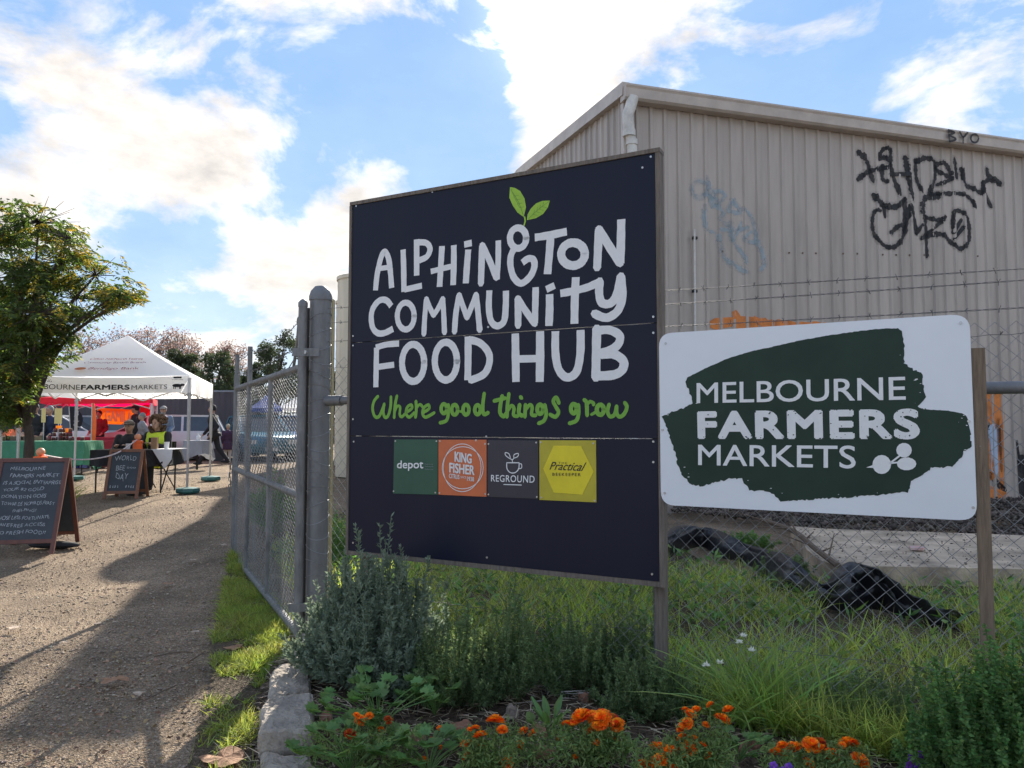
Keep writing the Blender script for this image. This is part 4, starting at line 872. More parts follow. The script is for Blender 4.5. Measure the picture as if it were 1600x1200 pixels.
for w, pts in ((6, [(858,397),(985,401)]), (7, [(880,242),(968,242)]), (7, [(880,242),(882,285),(905,312),(940,312),(965,285),(968,242)]), (6, [(968,250),(985,252),(985,280),(962,284)]), (6, [(920,240),(918,222),(895,208),(872,190),(870,170),(895,178),(905,205)]), (6, [(918,222),(930,210),(932,185),(962,176),(958,198),(930,210)])):
    ribbon(b, [Z3(*p) for p in pts], w/4.571/FPX*4.6, NV, off=.006, k=4)
b.make('cup_print', Mprint, o3)
o4 = plaque([(1112,507),(1518,525),(1515,83),(1112,82)], Myel, 'yellow plaque with a hexagon reading THE Practical BEEKEEPER', [(1122,96),(1498,104),(1506,513),(1128,490)])
b = B(); b.quad(*[Z3(*p, .0062) for p in ((1140,285),(1215,120),(1410,122),(1500,305),(1420,470),(1215,455))]); b.make('hexagon_print', Myel2, o4)
lettering('Practical', [Z3(1185,292),Z3(1435,302),Z3(1450,240),Z3(1190,235)], Mink, o4, NV, shear=.35, off=.0075, bold=.008)
lettering('THE', [Z3(1250,250),Z3(1310,252),Z3(1310,238),Z3(1250,236)], Mink, o4, NV, off=.0075, spacing=1.4)
lettering('BEEKEEPER', [Z3(1207,335),Z3(1408,338),Z3(1408,316),Z3(1207,313)], Mink, o4, NV, off=.0075, spacing=1.3, bold=.01)

# ================================================================ white sign
wp = S(SW+.02, 0); wsign = thing('market_sign', wp, 'white board with dark green brush patch reading MELBOURNE FARMERS MARKETS', 'sign')
WO = .012
def W4(x, y, o=0): return hit(1020+x/2.963, 480+y/2.963, SL+NV*WO, SN)+NV*o
def inset(p, c, k): return p.lerp(c, k)
cs = [W4(38,915), W4(1503,990), W4(1466,30), W4(28,122)]; pts = []
for i in range(4):
    c, a, d = cs[i], cs[i-1], cs[(i+1) % 4]; r = .075; e1 = (a-c).normalized(); e2 = (d-c).normalized()
    for k in range(7):
        t = k/6; pts.append(c+e1*r*(1-t)**2+e2*r*t**2)
B().prism([p-NV*.01 for p in pts], NV*.01).make('sign_sheet', Mwhite, wsign)
patch = [(160,325),(250,280),(340,240),(450,205),(570,180),(700,150),(830,128),(960,110),(1060,99),(1135,98),(1152,110),(1160,150),(1168,200),(1160,235),(1165,262),(1200,285),(1228,300),(1248,310),(1252,345),(1254,400),(1262,415),(1240,450),(1228,460),(1280,474),(1360,478),(1440,492),(1455,520),(1468,560),(1474,650),(1440,665),(1425,700),(1385,738),(1290,745),(1260,770),(1200,800),(1185,855),(1060,868),(900,880),(760,887),(640,898),(585,895),(560,870),(520,852),(450,848),(430,820),(410,795),(370,790),(300,808),(230,828),(180,820),(140,785),(120,740),(95,650),(70,570),(45,505),(80,488),(140,468),(188,445),(175,410),(160,370),(152,345)]
dense = []
for i in range(len(patch)):
    a, c = patch[i], patch[(i+1) % len(patch)]; l = math.hypot(a[0]-c[0], a[1]-c[1]); k = max(1, int(l/9))
    am = 4.5 if 10 < i < 60 and not (23 <= i <= 24) else 1.2
    for j in range(k):
        t = j/k; dense.append((a[0]+(c[0]-a[0])*t+random.uniform(-am, am), a[1]+(c[1]-a[1])*t+random.uniform(-am, am)))
import mathutils.geometry as mg
def filled(poly, fn, off):
    tri = mg.tessellate_polygon([[Vector((x, y, 0)) for x, y in poly]]); b = B(); b.add([fn(x, y)+NV*off for x, y in poly], [tuple(t) for t in tri]); return b
pt = filled(dense, W4, .0015).make('brush_patch', Mdkgreen, wsign)
lettering('MELBOURNE', [W4(203,446),W4(1172,430),W4(1170,320),W4(203,350)], Mwhitecl if False else Mprint, wsign, NV, bold=.012, off=.003)
lettering('FARMERS', [W4(208,612),W4(1238,613),W4(1235,468),W4(205,480)], Mprint, wsign, NV, bold=.055, off=.003, spacing=1.12)
lettering('MARKETS', [W4(210,732),W4(940,748),W4(940,640),W4(210,635)], Mprint, wsign, NV, bold=.012, off=.003)
b = B()
for k in range(150):
    x = random.uniform(210, 1235); y = random.choice((random.uniform(470, 500), random.uniform(590, 612), random.uniform(480, 605))); r = random.uniform(1, 4.5)
    n_ = random.randint(4, 6); b.quad(*[W4(x+r*random.uniform(.5, 1.6)*math.cos(6.28*i/n_), y+r*random.uniform(.4, 1.2)*math.sin(6.28*i/n_), .0056) for i in range(n_)])
b.make('worn_specks', Mdkgreen, wsign, kind='stuff')
b = B()
for k in range(46):
    i = random.randrange(12, 60); x, y = patch[i]; x += random.uniform(-45, 45); y += random.uniform(-14, 14); r = random.uniform(1, 3.5); b.quad(*[W4(x+r*random.uniform(.6, 3)*math.cos(1.26*i_), y+r*random.uniform(.3, 1)*math.sin(1.26*i_), .0022) for i_ in range(5)])
for poly in (ringpts(1060, 728, 43, 44, 16)[:-1], ringpts(1163, 662, 36, 34, 14)[:-1], ringpts(1175, 725, 45, 30, 14)[:-1], [(988,742),(1020,730),(1022,744)]):
    b.quad(*[W4(x, y, .0033) for x, y in poly])
for pts_ in ([(1098,722),(1140,690)], [(1098,722),(1140,718)]): ribbon(b, [W4(*p) for p in pts_], .008, NV, off=.0035, k=2)
b.make('berry_emblem', Mprint, wsign, kind='stuff')
for (x, y) in ((60,168), (1425,72), (55,860), (1483,928), (1463,528), (45,568)):
    c = W4(x, y); B().tube([c, c+NV*.004], .007, 8).make('screw', Mscrew, wsign)
c0 = hit(1527, 545, SL+NV*-.05, SN); c1 = hit(1549, 990, SL+NV*-.05, SN); c1 = Vector((c0.x, c0.y, 0)); b = B()
pw = .058; tz = c0.z
b.prism([Vector((c0.x, c0.y, 0))+SD2*-.028, Vector((c0.x, c0.y, 0))+SD2*.027, Vector((c0.x, c0.y, tz))+SD2*.027, Vector((c0.x, c0.y, tz))+SD2*-.028], NV*.045); b.make('sign_post', Mtimberb, wsign)
# ================================================================ stone edging
def rock(name, top, h, m, flare=.02, sub=5, amp=.02, seed=0):
    bm = bmesh.new(); c = sum(top, Vector())/len(top); tilt = Vector((random.uniform(-.15, .15), random.uniform(-.12, .12)))
    bot = [Vector((p.x+(p.x-c.x)*flare, p.y+(p.y-c.y)*flare, -.06)) for p in top]
    tv = [bm.verts.new(Vector((p.x, p.y, h+random.uniform(-.02, .02)+tilt.x*(p.x-c.x)+tilt.y*(p.y-c.y)))) for p in top]; bv = [bm.verts.new(p) for p in bot]; n = len(top)
    bm.faces.new(tv); bm.faces.new(bv[::-1])
    for i in range(n): bm.faces.new((tv[i], bv[i], bv[(i+1) % n], tv[(i+1) % n]))
    bmesh.ops.recalc_face_normals(bm, faces=bm.faces)
    bmesh.ops.bevel(bm, geom=list(bm.edges), offset=.018, segments=1, affect='EDGES')
    bmesh.ops.triangulate(bm, faces=bm.faces); bmesh.ops.subdivide_edges(bm, edges=bm.edges, cuts=sub, use_grid_fill=True)
    for v in bm.verts:
        q = v.co*9+Vector((seed*3.1, 0, 0)); v.co += Vector((noise.noise(q), noise.noise(q+Vector((9, 0, 0))), noise.noise(q+Vector((0, 9, 0)))))*amp+Vector((0, 0, 1))*(.7*amp*noise.noise(v.co*24)+.5*amp*noise.noise(v.co*55))
    me = bpy.data.meshes.new(name); bm.to_mesh(me); bm.free(); o = link(name, me, m); return o
def tp_(px, py, h): return hit(px, py, (0, 0, h), Vector((0, 0, 1)))
rocks = [([(470,975),(488,972),(492,992),(470,994)], .12, 'smallest edging stone directly under the gate hinge'), ([(459,1000),(488,994),(492,1024),(457,1028)], .12, 'small pale topped edging stone second from the gate'),
         ([(432,1040),(489,1030),(490,1066),(452,1078),(417,1086),(420,1058)], .14, 'buff stained wedge shaped edging stone below the two small ones'), ([(428,1076),(490,1072),(493,1140),(440,1150),(402,1146),(405,1100)], .14, 'large flat grey edging stone with a white speck'),
         ([(403,1152),(480,1158),(503,1190),(500,1290),(390,1290)], .12, 'nearest dark edging stone at the bottom of the garden bed')]
for i, (q, h, lb) in enumerate(rocks):
    h = (.11, .15, .12, .16, .10)[i]; cx_ = sum(p[0] for p in q)/len(q); cy_ = sum(p[1] for p in q)/len(q); o = rock('edging_stone', [tp_(cx_+(x-cx_)*.93+random.uniform(-3, 3), cy_+(y-cy_)*.80+random.uniform(-2, 2), h) for x, y in q], h, Mstone, seed=i*2.3, amp=.016); tag(o, lb, 'stone', 'stones edging the garden bed')
def potsh(px, py, w, d, col, lb, rot=0, h=.07, grp='broken flat pieces on the bed'):
    c = tp_(px, py, h); n = random.randint(6, 8); top = []
    for k in range(n):
        a = 6.28*k/n+random.uniform(-.25, .25); r = random.uniform(.75, 1.1); top.append(c+Vector((w*r*math.cos(a), d*r*math.sin(a), 0)))
    o = rock('terracotta_slab', top, h, col, sub=2, amp=.012, seed=px); tag(o, lb, 'slab', grp)
potsh(722, 1131, .085, .075, Mterra, 'terracotta slab between the celery and the first marigolds')
potsh(652, 1143, .06, .06, Mterra, 'terracotta slab half under the celery leaves')
potsh(856, 1172, .09, .05, Mterra, 'terracotta slab below the beet seedling')
potsh(845, 1138, .06, .06, Mterra, 'terracotta slab behind the beet seedling')
potsh(509, 1116, .045, .06, Mterra, 'terracotta piece next to the edging stones under the lavender')
potsh(915, 1082, .06, .05, Mterra, 'terracotta piece in shade between rosemary and dark bush')
potsh(1172, 1160, .07, .05, Mterra, 'brown slab between two marigold clumps on the right')
potsh(800, 1101, .035, .035, mat('buff_stone', (.3, .24, .19), .9, .3, 20, bump=.6), 'upright buff stone among dry stalks', h=.1)
potsh(525, 1138, .05, .05, Mterra, 'terracotta piece left of the celery stems')
# fallen leaves
def fleaf(px, py, s, lb, lobes=5, rot=0, m=Mleafd, lift=.01):
    c = gp(px, py); c.z = H(c.x, c.y)+lift; b = B(); n = 22; vs = [c+Vector((0, 0, s*.16))]
    for k in range(n):
        a = 2*math.pi*k/n; r = s*(.5+.5*abs(math.cos(a*lobes/2.0)))*random.uniform(.85, 1.1); x, y = r*math.cos(a+rot), r*.8*math.sin(a+rot)
        vs.append(c+Vector((x, y, s*.18*abs(math.sin(a*1.5+rot))+random.uniform(0, .1)*s)))
    b.add(vs, [(0, 1+k, 1+(k+1) % n) for k in range(n)]); o = b.make('fallen_leaf', m); tag(o, lb, 'leaf', 'fallen leaves on the track')
for a in ((176, 1068, .07, 'largest brown lobed leaf lying alone in the middle of the track'), (217, 1088, .035, 'small tan leaf just right of the largest track leaf'), (366, 1017, .065, 'curled brown leaf resting on the grass verge below the gate'), (350, 1194, .10, 'big terracotta coloured leaf at the bottom of the verge'), (21, 984, .045, 'pale leaf on the sunlit gravel near the left edge'),
          (303, 877, .04, 'whitish leaf in the shaded track near the gate end'), (262, 915, .05, 'tan leaf in the shaded track beneath the whitish leaf'), (263, 896, .03, 'small pale leaf above the tan leaf on the track'), (152, 977, .025, 'little pale leaf on the shadow edge'), (100, 1007, .03, 'pale leaf lower left of the shadow edge'), (306, 990, .03, 'pale crumpled leaf at the track side of the verge'), (180, 974, .02, 'tiny pale leaf right of the shadow edge'), (350, 853, .04, 'leaf by the foot of the far gate stile'), (345, 950, .028, 'pale leaf in the shaded verge grass'), (375, 1140, .05, 'dry leaf in the thin grass beside the lowest stones'),(430,1120,.02,'white fleck of leaf on the large flat stone')):
    fleaf(a[0], a[1], a[2]*1.25, a[3], random.choice((3, 5)), random.random()*6, Mleafd if a[2] > .045 else mat('pale_dry_leaf', (.45, .34, .25), .8, .3, 20), .012 if a[1] != 1120 else .16)
for (a, c, r, lb) in (((240, 1029), (302, 1024), .008, 'straight thin stick lying across the shaded track'), ((216, 1103), (275, 1076), .006, 'thin twig slanting up beside the small tan leaf'), ((148, 1185), (162, 1165), .007, 'short curved twig near the bottom of the track'), ((290, 1040), (320, 1022), .008, 'pale stick at the edge of the verge grass')):
    A_, B_ = gp(*a)+Vector((0, 0, .014)), gp(*c)+Vector((0, 0, .02)); B_m = (A_+B_)/2+Vector((.02, .02, .01)); o = B().tube(smooth_path([A_, B_m, B_]), r*.6, 6).make('twig', Mtwig); tag(o, lb, 'twig', 'twigs on the track')

# ================================================================ garden plants
def merge(parts):
    V = []; Q = []; T = []; n = 0
    for v, q, t in parts:
        V.append(v); 
        if q is not None: Q.append(q+n)
        if t is not None: T.append(t+n)
        n += len(v)
    return np.concatenate(V), (np.concatenate(Q) if Q else None), (np.concatenate(T) if T else None)
def shrub(name, c, rx, ry, h, nst, m, label, cat, ll=.035, lw=.006, per=46, spread=.8, up=.5, lean=(0, 0), group=None, start=.35, stemr=.0025, jit=.25):
    """many stems fanning from the base, leaves up each stem"""
    t = thing(name, c, label, cat, group); cz = c.z; A = []; Bq = []; LB = []; LD_ = []; LL = []
    for s in range(nst):
        a = random.uniform(0, 6.283); r = math.sqrt(random.random()); e = random.uniform(.75, 1.08)
        hx, hy = r*math.cos(a), r*math.sin(a); top = np.array([c.x+hx*rx+lean[0], c.y+hy*ry+lean[1], cz+h*e*(1-.72*r**2.2)*(1-.35*random.random())])+RNG.normal(0, .05, 3)*np.array([rx/.3, ry/.3, .6])
        b0 = np.array([c.x+hx*rx*.35, c.y+hy*ry*.35, cz]); mid = (b0+top)/2+np.array([hx*rx*.42, hy*ry*.42, .02*h]); K = 9; P = []
        for k in range(K+1):
            u = k/K; P.append((1-u)**2*b0+2*u*(1-u)*mid+u*u*top+RNG.normal(0, .004, 3)*(u > 0))
        P = np.array(P); A += list(P[:-1]); Bq += list(P[1:]); pn = max(6, int(per*(.7+.6*random.random())))
        u = start+(1-start)*RNG.random(pn)**.8; ii = np.minimum((u*K).astype(int), K-1); fr = (u*K-ii)[:, None]; q = P[ii]*(1-fr)+P[ii+1]*fr; dd = unit(P[ii+1]-P[ii])
        o = RNG.normal(size=(pn, 3)); o = unit(o-dd*(o*dd).sum(1)[:, None]); LB.append(q); LD_.append(o*spread+dd*up+RNG.normal(0, jit, (pn, 3))); LL.append(ll*(.6+.6*RNG.random(pn))*(1.15-.55*u))
    V, F4 = segs(A, Bq, stemr, 3); npobj('stems', V, F4, None, m, t)
    LB = np.concatenate(LB); LD_ = np.concatenate(LD_); LL = np.concatenate(LL); V, F3 = leaves(LB, LD_, LL, lw*(.8+.4*RNG.random(len(LB)))); npobj('foliage', V, None, F3, m, t); return t
def gb(px, py, dz=.04): p = hit(px, py, (0, 0, dz), Vector((0, 0, 1))); return p
shrub('lavender_bush', gb(585, 1070), .42, .32, .96, 430, Mlav, 'big grey green lavender bush in front of the board beside the gate post', 'bush', .052, .012, 75, .75, .75, start=.25)
shrub('lavender_bush', gb(520, 1052), .20, .22, .70, 130, Mlav, 'lower leftmost lobe of lavender touching the gate post', 'bush', .048, .012, 60, .75, .75, start=.2)
shrub('lavender_bush', gb(640, 1090), .17, .15, .42, 90, Mlav, 'low lavender sprig mass leaning over the celery', 'bush', .046, .011, 55, .75, .75, start=.2)
shrub('rosemary_bush', gb(722, 1098), .30, .24, .60, 180, Mrose, 'dark rosemary bush with upright sprigs right of the lavender', 'bush', .032, .008, 110, .9, .5, start=.2)
shrub('rosemary_bush', gb(800, 1092), .16, .2, .74, 60, Mrose, 'narrow tall rosemary between the two wider rosemaries', 'bush', .032, .008, 100, .9, .5, start=.25)
shrub('rosemary_bush', gb(915, 1078), .34, .26, .47, 150, Mrose, 'loose rosemary bush below the middle of the board', 'bush', .032, .008, 95, .9, .6, start=.2)
shrub('rosemary_bush', gb(990, 1068), .17, .2, .56, 80, Mrose, 'thin rosemary bush left of the sign post foot', 'bush', .032, .008, 85, .9, .6, start=.25)
shrub('tarragon_bush', gb(1012, 1118), .25, .2, .38, 170, Mrose, 'low dark needle leaved bush covering the sign post foot', 'bush', .034, .007, 90, .8, .7, start=.1)
shrub('fine_leaved_bush', gb(870, 1050), .2, .2, .42, 80, Mfern, 'feathery green plant just behind the loose rosemary', 'bush', .03, .005, 60, .9, .5, start=.3)
shrub('fine_leaved_bush', gb(1360, 1140), .30, .25, .36, 150, Mrose, 'low dark wiry bush between strap leaves and feathery bush', 'bush', .028, .005, 80, .9, .6, start=.1)
shrub('feathery_bush', gb(1575, 1290), .36, .26, .76, 380, Mfern, 'dense dark feathery bush at the right foot of the white sign', 'bush', .034, .012, 150, 1.0, .0, start=.15)
shrub('feathery_bush', gb(1480, 1212), .2, .18, .42, 130, Mfern, 'lower front lobe of feathery bush behind the purple pansies', 'bush', .036, .012, 100, 1.0, .3, start=.15)
# strap leaved clump
def clump(px, py, n, ln, w, m, label, cat, name='strap_leaf_plant', spread=.7, droop=.7, r=.08, group=None, dz=.04):
    c = gb(px, py, dz); t = thing(name, c, label, cat, group); base = np.array(c)+np.column_stack([RNG.normal(0, r, (n, 2)), np.zeros(n)]); d = RNG.normal(0, spread, (n, 3)); d[:, 2] = 1.1
    V, f4, f3 = blades(base, d, ln*(.5+.6*RNG.random(n)), w, droop*RNG.random(n), 6); npobj('leaves', V, f4, f3, m, t); return t
clump(1195, 1120, 330, .62, .013, Mstrap, 'large clump of long arching strap leaves right of the sign post', 'plant', spread=.6, r=.13)
clump(1275, 1105, 110, .5, .012, Mstrap, 'smaller arching strap leaf clump beside the large one', 'plant', spread=.7, r=.08)
clump(1330, 1030, 60, .4, .014, Mgrass2, 'tuft of broad grass beneath the white sign middle', 'plant', spread=.4, r=.08)
clump(1120, 1090, 120, .4, .01, Mstrap, 'fine leaved tuft under the small white flowers', 'plant', spread=.5, r=.12)
# little white flower heads
for (px, py, z, lb) in ((1161, 994, .52, 'tallest round white flower head below the white sign'), (1155, 1004, .48, 'white flower head just under the tallest one'), (1174, 1017, .44, 'small white flower head right of the pair'), (1103, 1040, .36, 'faint white flower head near the sign post'), (1125, 1036, .4, 'white flower head between sign post and tallest flower')):
    c = hit(px, py, (0, 0, z), Vector((0, 0, 1))); t = thing('white_flower', (c.x, c.y, .04), lb, 'flower', 'white flower heads in the tuft')
    B().tube(smooth_path([Vector((c.x+.02, c.y, .04)), Vector((c.x+.01, c.y, z*.6)), c]), .0022, 5).make('stem', Mstrap, t)
    n = 60; d = RNG.normal(size=(n, 3)); d[:, 2] = abs(d[:, 2])*.7; d = unit(d); V, F3 = leaves(np.array(c)+d*.006*RNG.random((n, 1)), d, .006+.018*RNG.random(n), .007); npobj('petals', V, None, F3, Mwhitep, t)
# celery like plants with lobed leaves
def lobed(c, d, s):
    """one fan shaped lobed leaflet, vertices and triangles"""
    d = d/np.linalg.norm(d); sd = np.cross(d, [0, 0, 1.]); sd /= np.linalg.norm(sd)+1e-9; nn = np.cross(sd, d); P = [c]; k = 13
    for i in range(k):
        a = math.radians(-115+230*i/(k-1)); r = s*(.62+.38*math.cos(a*.6))*(1.0 if i % 2 == 0 else .72); P.append(c+d*r*math.cos(a)+sd*r*math.sin(a)+nn*(-.18*r*(i % 2)+.25*s*math.cos(a)))
    return P, [(0, i, i+1) for i in range(1, k)]
def celery(px, py, n, h, s, label, rad=.16):
    c = gb(px, py); t = thing('celery_plant', c, label, 'plant', 'broad leaved herbs in the bed front'); V = []; T = []; sb = B()
    for k in range(n):
        a = random.uniform(0, 6.283); r = rad*math.sqrt(random.random())*1.3; hh = h*random.uniform(.6, 1.05)*(1-.3*r/rad*.6); tip = np.array([c.x+r*math.cos(a), c.y+r*math.sin(a), c.z+hh]); mid = Vector((c.x+.35*r*math.cos(a), c.y+.35*r*math.sin(a), c.z+hh*.6))
        sb.tube(smooth_path([c, mid, Vector(tip)], 4), .0028, 5); out = np.array([math.cos(a), math.sin(a), .1])
        for j, (da, bk) in enumerate(((0, 0), (.9, .35), (-.9, .35), (.75, .8), (-.75, .8))):
            d = np.array([math.cos(a+da+random.uniform(-.2, .2)), math.sin(a+da), random.uniform(-.1, .45)]); q = tip-out*s*.9*bk+d*s*.35*(j > 0); P, f = lobed(q, d, s*random.uniform(.7, 1.1)*(1 if j < 3 else .75)); m_ = len(V); V += P; T += [(x+m_, y+m_, z+m_) for x, y, z in f]
    sb.make('stems', Mpars, t); npobj('leaves', np.array(V), None, np.array(T), Mpars, t)
celery(590, 1150, 26, .30, .045, 'largest celery like plant with lobed leaves at the stones', .26)
celery(680, 1118, 16, .22, .045, 'celery like plant whose leaves reach under the rosemary', .18)
celery(545, 1215, 24, .24, .042, 'celery like plant at the bottom edge next to the stones', .2)
celery(670, 1210, 22, .17, .042, 'bluish lobed leaf plant at the bottom edge left of the first marigolds', .2)
celery(1155, 1190, 12, .12, .03, 'small lobed seedling between the middle marigold clumps', .12)
def paddles(px, py, n, h, w, label):
    c = gb(px, py); t = thing('beet_seedling', c, label, 'plant', 'upright paddle leaved seedlings'); b = B(); sb = B()
    for k in range(n):
        a = 6.28*k/n+random.uniform(-.3, .3); l = h*random.uniform(.75, 1.05); o = Vector((math.cos(a), math.sin(a), 0)); p0 = c; p1 = c+o*l*.18+Vector((0, 0, l*.55)); p2 = c+o*l*.42+Vector((0, 0, l)); sb.tube([p0, p1], .003, 5)
        sd = o.cross(Vector((0, 0, 1))); rows = []
        for i in range(6):
            u = i/5; p = p1.lerp(p2, u)+o*.02*u*u; ww = w*math.sin(math.pi*(.12+.83*u))*.5; rows += [p-sd*ww+o*.006, p-o*.004, p+sd*ww+o*.006]
        b.add(rows, [(3*i+j, 3*i+j+1, 3*i+4+j, 3*i+3+j) for i in range(5) for j in range(2)])
    sb.make('stems', Mpars, t); b.make('leaves', Mpars, t, True)
paddles(860, 1160, 7, .20, .04, 'beet seedling with upright leaves in the middle of the bed')
paddles(975, 1195, 5, .13, .045, 'paddle leaved seedling right of the wide marigold clump')
paddles(835, 1143, 3, .10, .06, 'round leaved seedling left of the tall beet seedling')
# marigolds
def headmesh(mt, seed):
    r = np.random.default_rng(seed); n = 110; k = np.arange(n); th = k*2.39996; ph = np.sqrt((k+.5)/n)*1.5
    d = np.column_stack([np.sin(ph)*np.cos(th), np.sin(ph)*np.sin(th), np.cos(ph)*.75+.05]); base = d*.25; V = []; T = []
    for i in range(n):
        dd = unit(d[i]+r.normal(0, .14, 3)); sd = unit(np.cross(dd, [0, 0, 1.])+1e-6); up = np.cross(sd, dd); l = r.uniform(.62, .85); w = .30*r.uniform(.8, 1.2); o = base[i]; m_ = len(V)
        V += [o, o+dd*l-sd*w+up*.08, o+dd*(l+.10)-sd*w*.4-up*.05, o+dd*l*.96, o+dd*(l+.10)+sd*w*.4-up*.05, o+dd*l+sd*w+up*.08]; T += [(m_, m_+1, m_+2), (m_, m_+2, m_+3), (m_, m_+3, m_+4), (m_, m_+4, m_+5)]
    me = npmesh('flower_head', np.array(V), None, np.array(T)); me.materials.append(mt); return me
HM = [headmesh(Mpetal, i) for i in range(3)]+[headmesh(Mpetal2, 9)]
mg_ = {'marigold with one scattered row of heads left of the terracotta slab': ([(774,1129,13),(750,1151,10),(729,1164,9),(729,1182,7),(791,1192,11),(734,1140,4)], (765, 1215)),
 'small marigold with a pair of heads beside the beet seedling': ([(818,1144,8),(834,1147,8),(876,1157,7)], (835, 1200)),
 'wide marigold clump with a row of touching heads in the bed centre': ([(909,1124,16),(887,1134,9),(926,1122,11),(940,1126,16),(955,1128,12),(965,1134,11),(956,1156,9),(912,1142,5),(929,1143,5)], (925, 1200)),
 'marigold clump at the bottom edge left of the tall one': ([(1028,1171,13),(1045,1177,12),(1030,1192,13),(1008,1197,9),(1050,1200,10)], (1030, 1235)),
 'tallest marigold with stacked heads right of the sign post': ([(1110,1102,6),(1138,1110,8),(1078,1117,9),(1088,1110,7),(1073,1132,10),(1129,1126,11),(1122,1120,6),(1066,1154,8),(1082,1158,9),(1075,1173,15),(1106,1181,6),(1099,1197,9),(1124,1198,9),(1066,1172,9)], (1095, 1225)),
 'marigold clump with large double heads at the lower right': ([(1214,1179,12),(1223,1166,8),(1242,1172,13),(1268,1166,13),(1281,1162,10),(1326,1167,15),(1292,1182,14),(1343,1190,13),(1306,1176,7),(1349,1200,10)], (1280, 1235)),
 'little orange marigold mixed into the celery leaves': ([(547,1148,9),(577,1119,6),(557,1118,5),(674,1156,4),(690,1168,4)], (560, 1205))}
for lb, (heads, bp_) in mg_.items():
    c = gb(*bp_); t = thing('marigold_plant', c, lb, 'flowers', 'orange marigolds along the bed'); sb = B(); FB = []; FD = []
    heads = heads+[(random.uniform(min(q[0] for q in heads)-6, max(q[0] for q in heads)+6), random.uniform(min(q[1] for q in heads)+2, 1198), random.uniform(4, 9)) for _ in range(6 if len(heads) > 3 else 1)]
    for (px, py, r) in heads:
        z = min(.34, max(.12, c.z+.2+(bp_[1]-1215)*.0)); Yh = c.y+random.uniform(.0, .1); p = at(px, py, Yh)
        z = p.z; sb.tube(smooth_path([Vector((c.x+(p.x-c.x)*.3, c.y+.02, c.z)), Vector((p.x*.8+c.x*.2, (c.y+p.y)/2, z*.55)), p]), .002, 5)
        o = bpy.data.objects.new('flower_head', random.choice(HM[:3]) if random.random() < .85 else HM[3]); C.objects.link(o); o.parent = t; o.location = p-c; s = r*1.02/FPX*Yh; o.scale = (s, s, s*.85); o.rotation_euler = (random.uniform(.2, .7), random.uniform(-.3, .3), random.uniform(0, 6))
        n = 60; q = np.array(c)+(np.array(p)-np.array(c))*RNG.uniform(.3, .93, (n, 1))+RNG.normal(0, .022, (n, 3)); FB.append(q); FD.append(RNG.normal(0, 1, (n, 3)))
    n = 240+60*len(heads); w = (max(h[0] for h in heads)-min(h[0] for h in heads))/FPX*c.y/2+.04; q = np.column_stack([c.x+RNG.uniform(-w, w, n), c.y+RNG.normal(.03, .06, n), c.z+.17*RNG.random(n)**.8]); FB.append(q); FD.append(RNG.normal(0, 1, (n, 3))+np.array([0, 0, .6]))
    sb.make('stems', Mmari, t); V, F3 = leaves(np.concatenate(FB), np.concatenate(FD), .03, .008); npobj('leaves', V, None, F3, Mmari, t)
# pansies
for (lb, hp, bp_) in (('purple pansy patch near the lower right corner', [(1425,1183),(1440,1178),(1455,1182),(1434,1195),(1450,1197),(1470,1191),(1482,1193),(1503,1197),(1512,1190),(1462,1180),(1420,1196),(1490,1183),(1476,1199)], (1465, 1285)), ('small purple pansy pair under the large marigold clump', [(1208,1196),(1232,1198),(1222,1204)], (1220, 1275))):
    c = gb(*bp_); t = thing('pansy_plant', c, lb, 'flowers', 'purple pansies'); FB = []; b = B()
    for px, py in hp:
        p = at(px, py, c.y+.05)
        for k in range(5):
            a = 6.28*k/5; o = Vector((math.cos(a), -.25, math.sin(a)))*.010; b.ell(p+o, (.009, .003, .009), 7, 4)
    b.make('blooms', Mpans, t); n = 500; q = np.column_stack([c.x+RNG.normal(0, .1, n), c.y+RNG.normal(.04, .06, n), c.z+.1*RNG.random(n)]); V, F3 = leaves(q, RNG.normal(0, 1, (n, 3))+np.array([0, 0, .5]), .03, .014); npobj('leaves', V, None, F3, Mmari, t)
# dry stalks in the middle
c = gb(850, 1078); n = 150; q = np.array(c)+RNG.normal(0, 1, (n, 3))*np.array([.16, .1, .02]); d = RNG.normal(0, 1, (n, 3)); d[:, 2] = abs(d[:, 2])*.5
V, f4, f3 = blades(q, d, RNG.uniform(.08, .22, n), .007, .2, 2); o = npobj('dry_stalks', V, f4, f3, mat('bleached_stalks', (.42, .38, .33), .8, .2, 10, rand=.3)); tag(o, 'tangle of bleached dry stalks among the rosemary bases', 'stalks', kind='stuff')
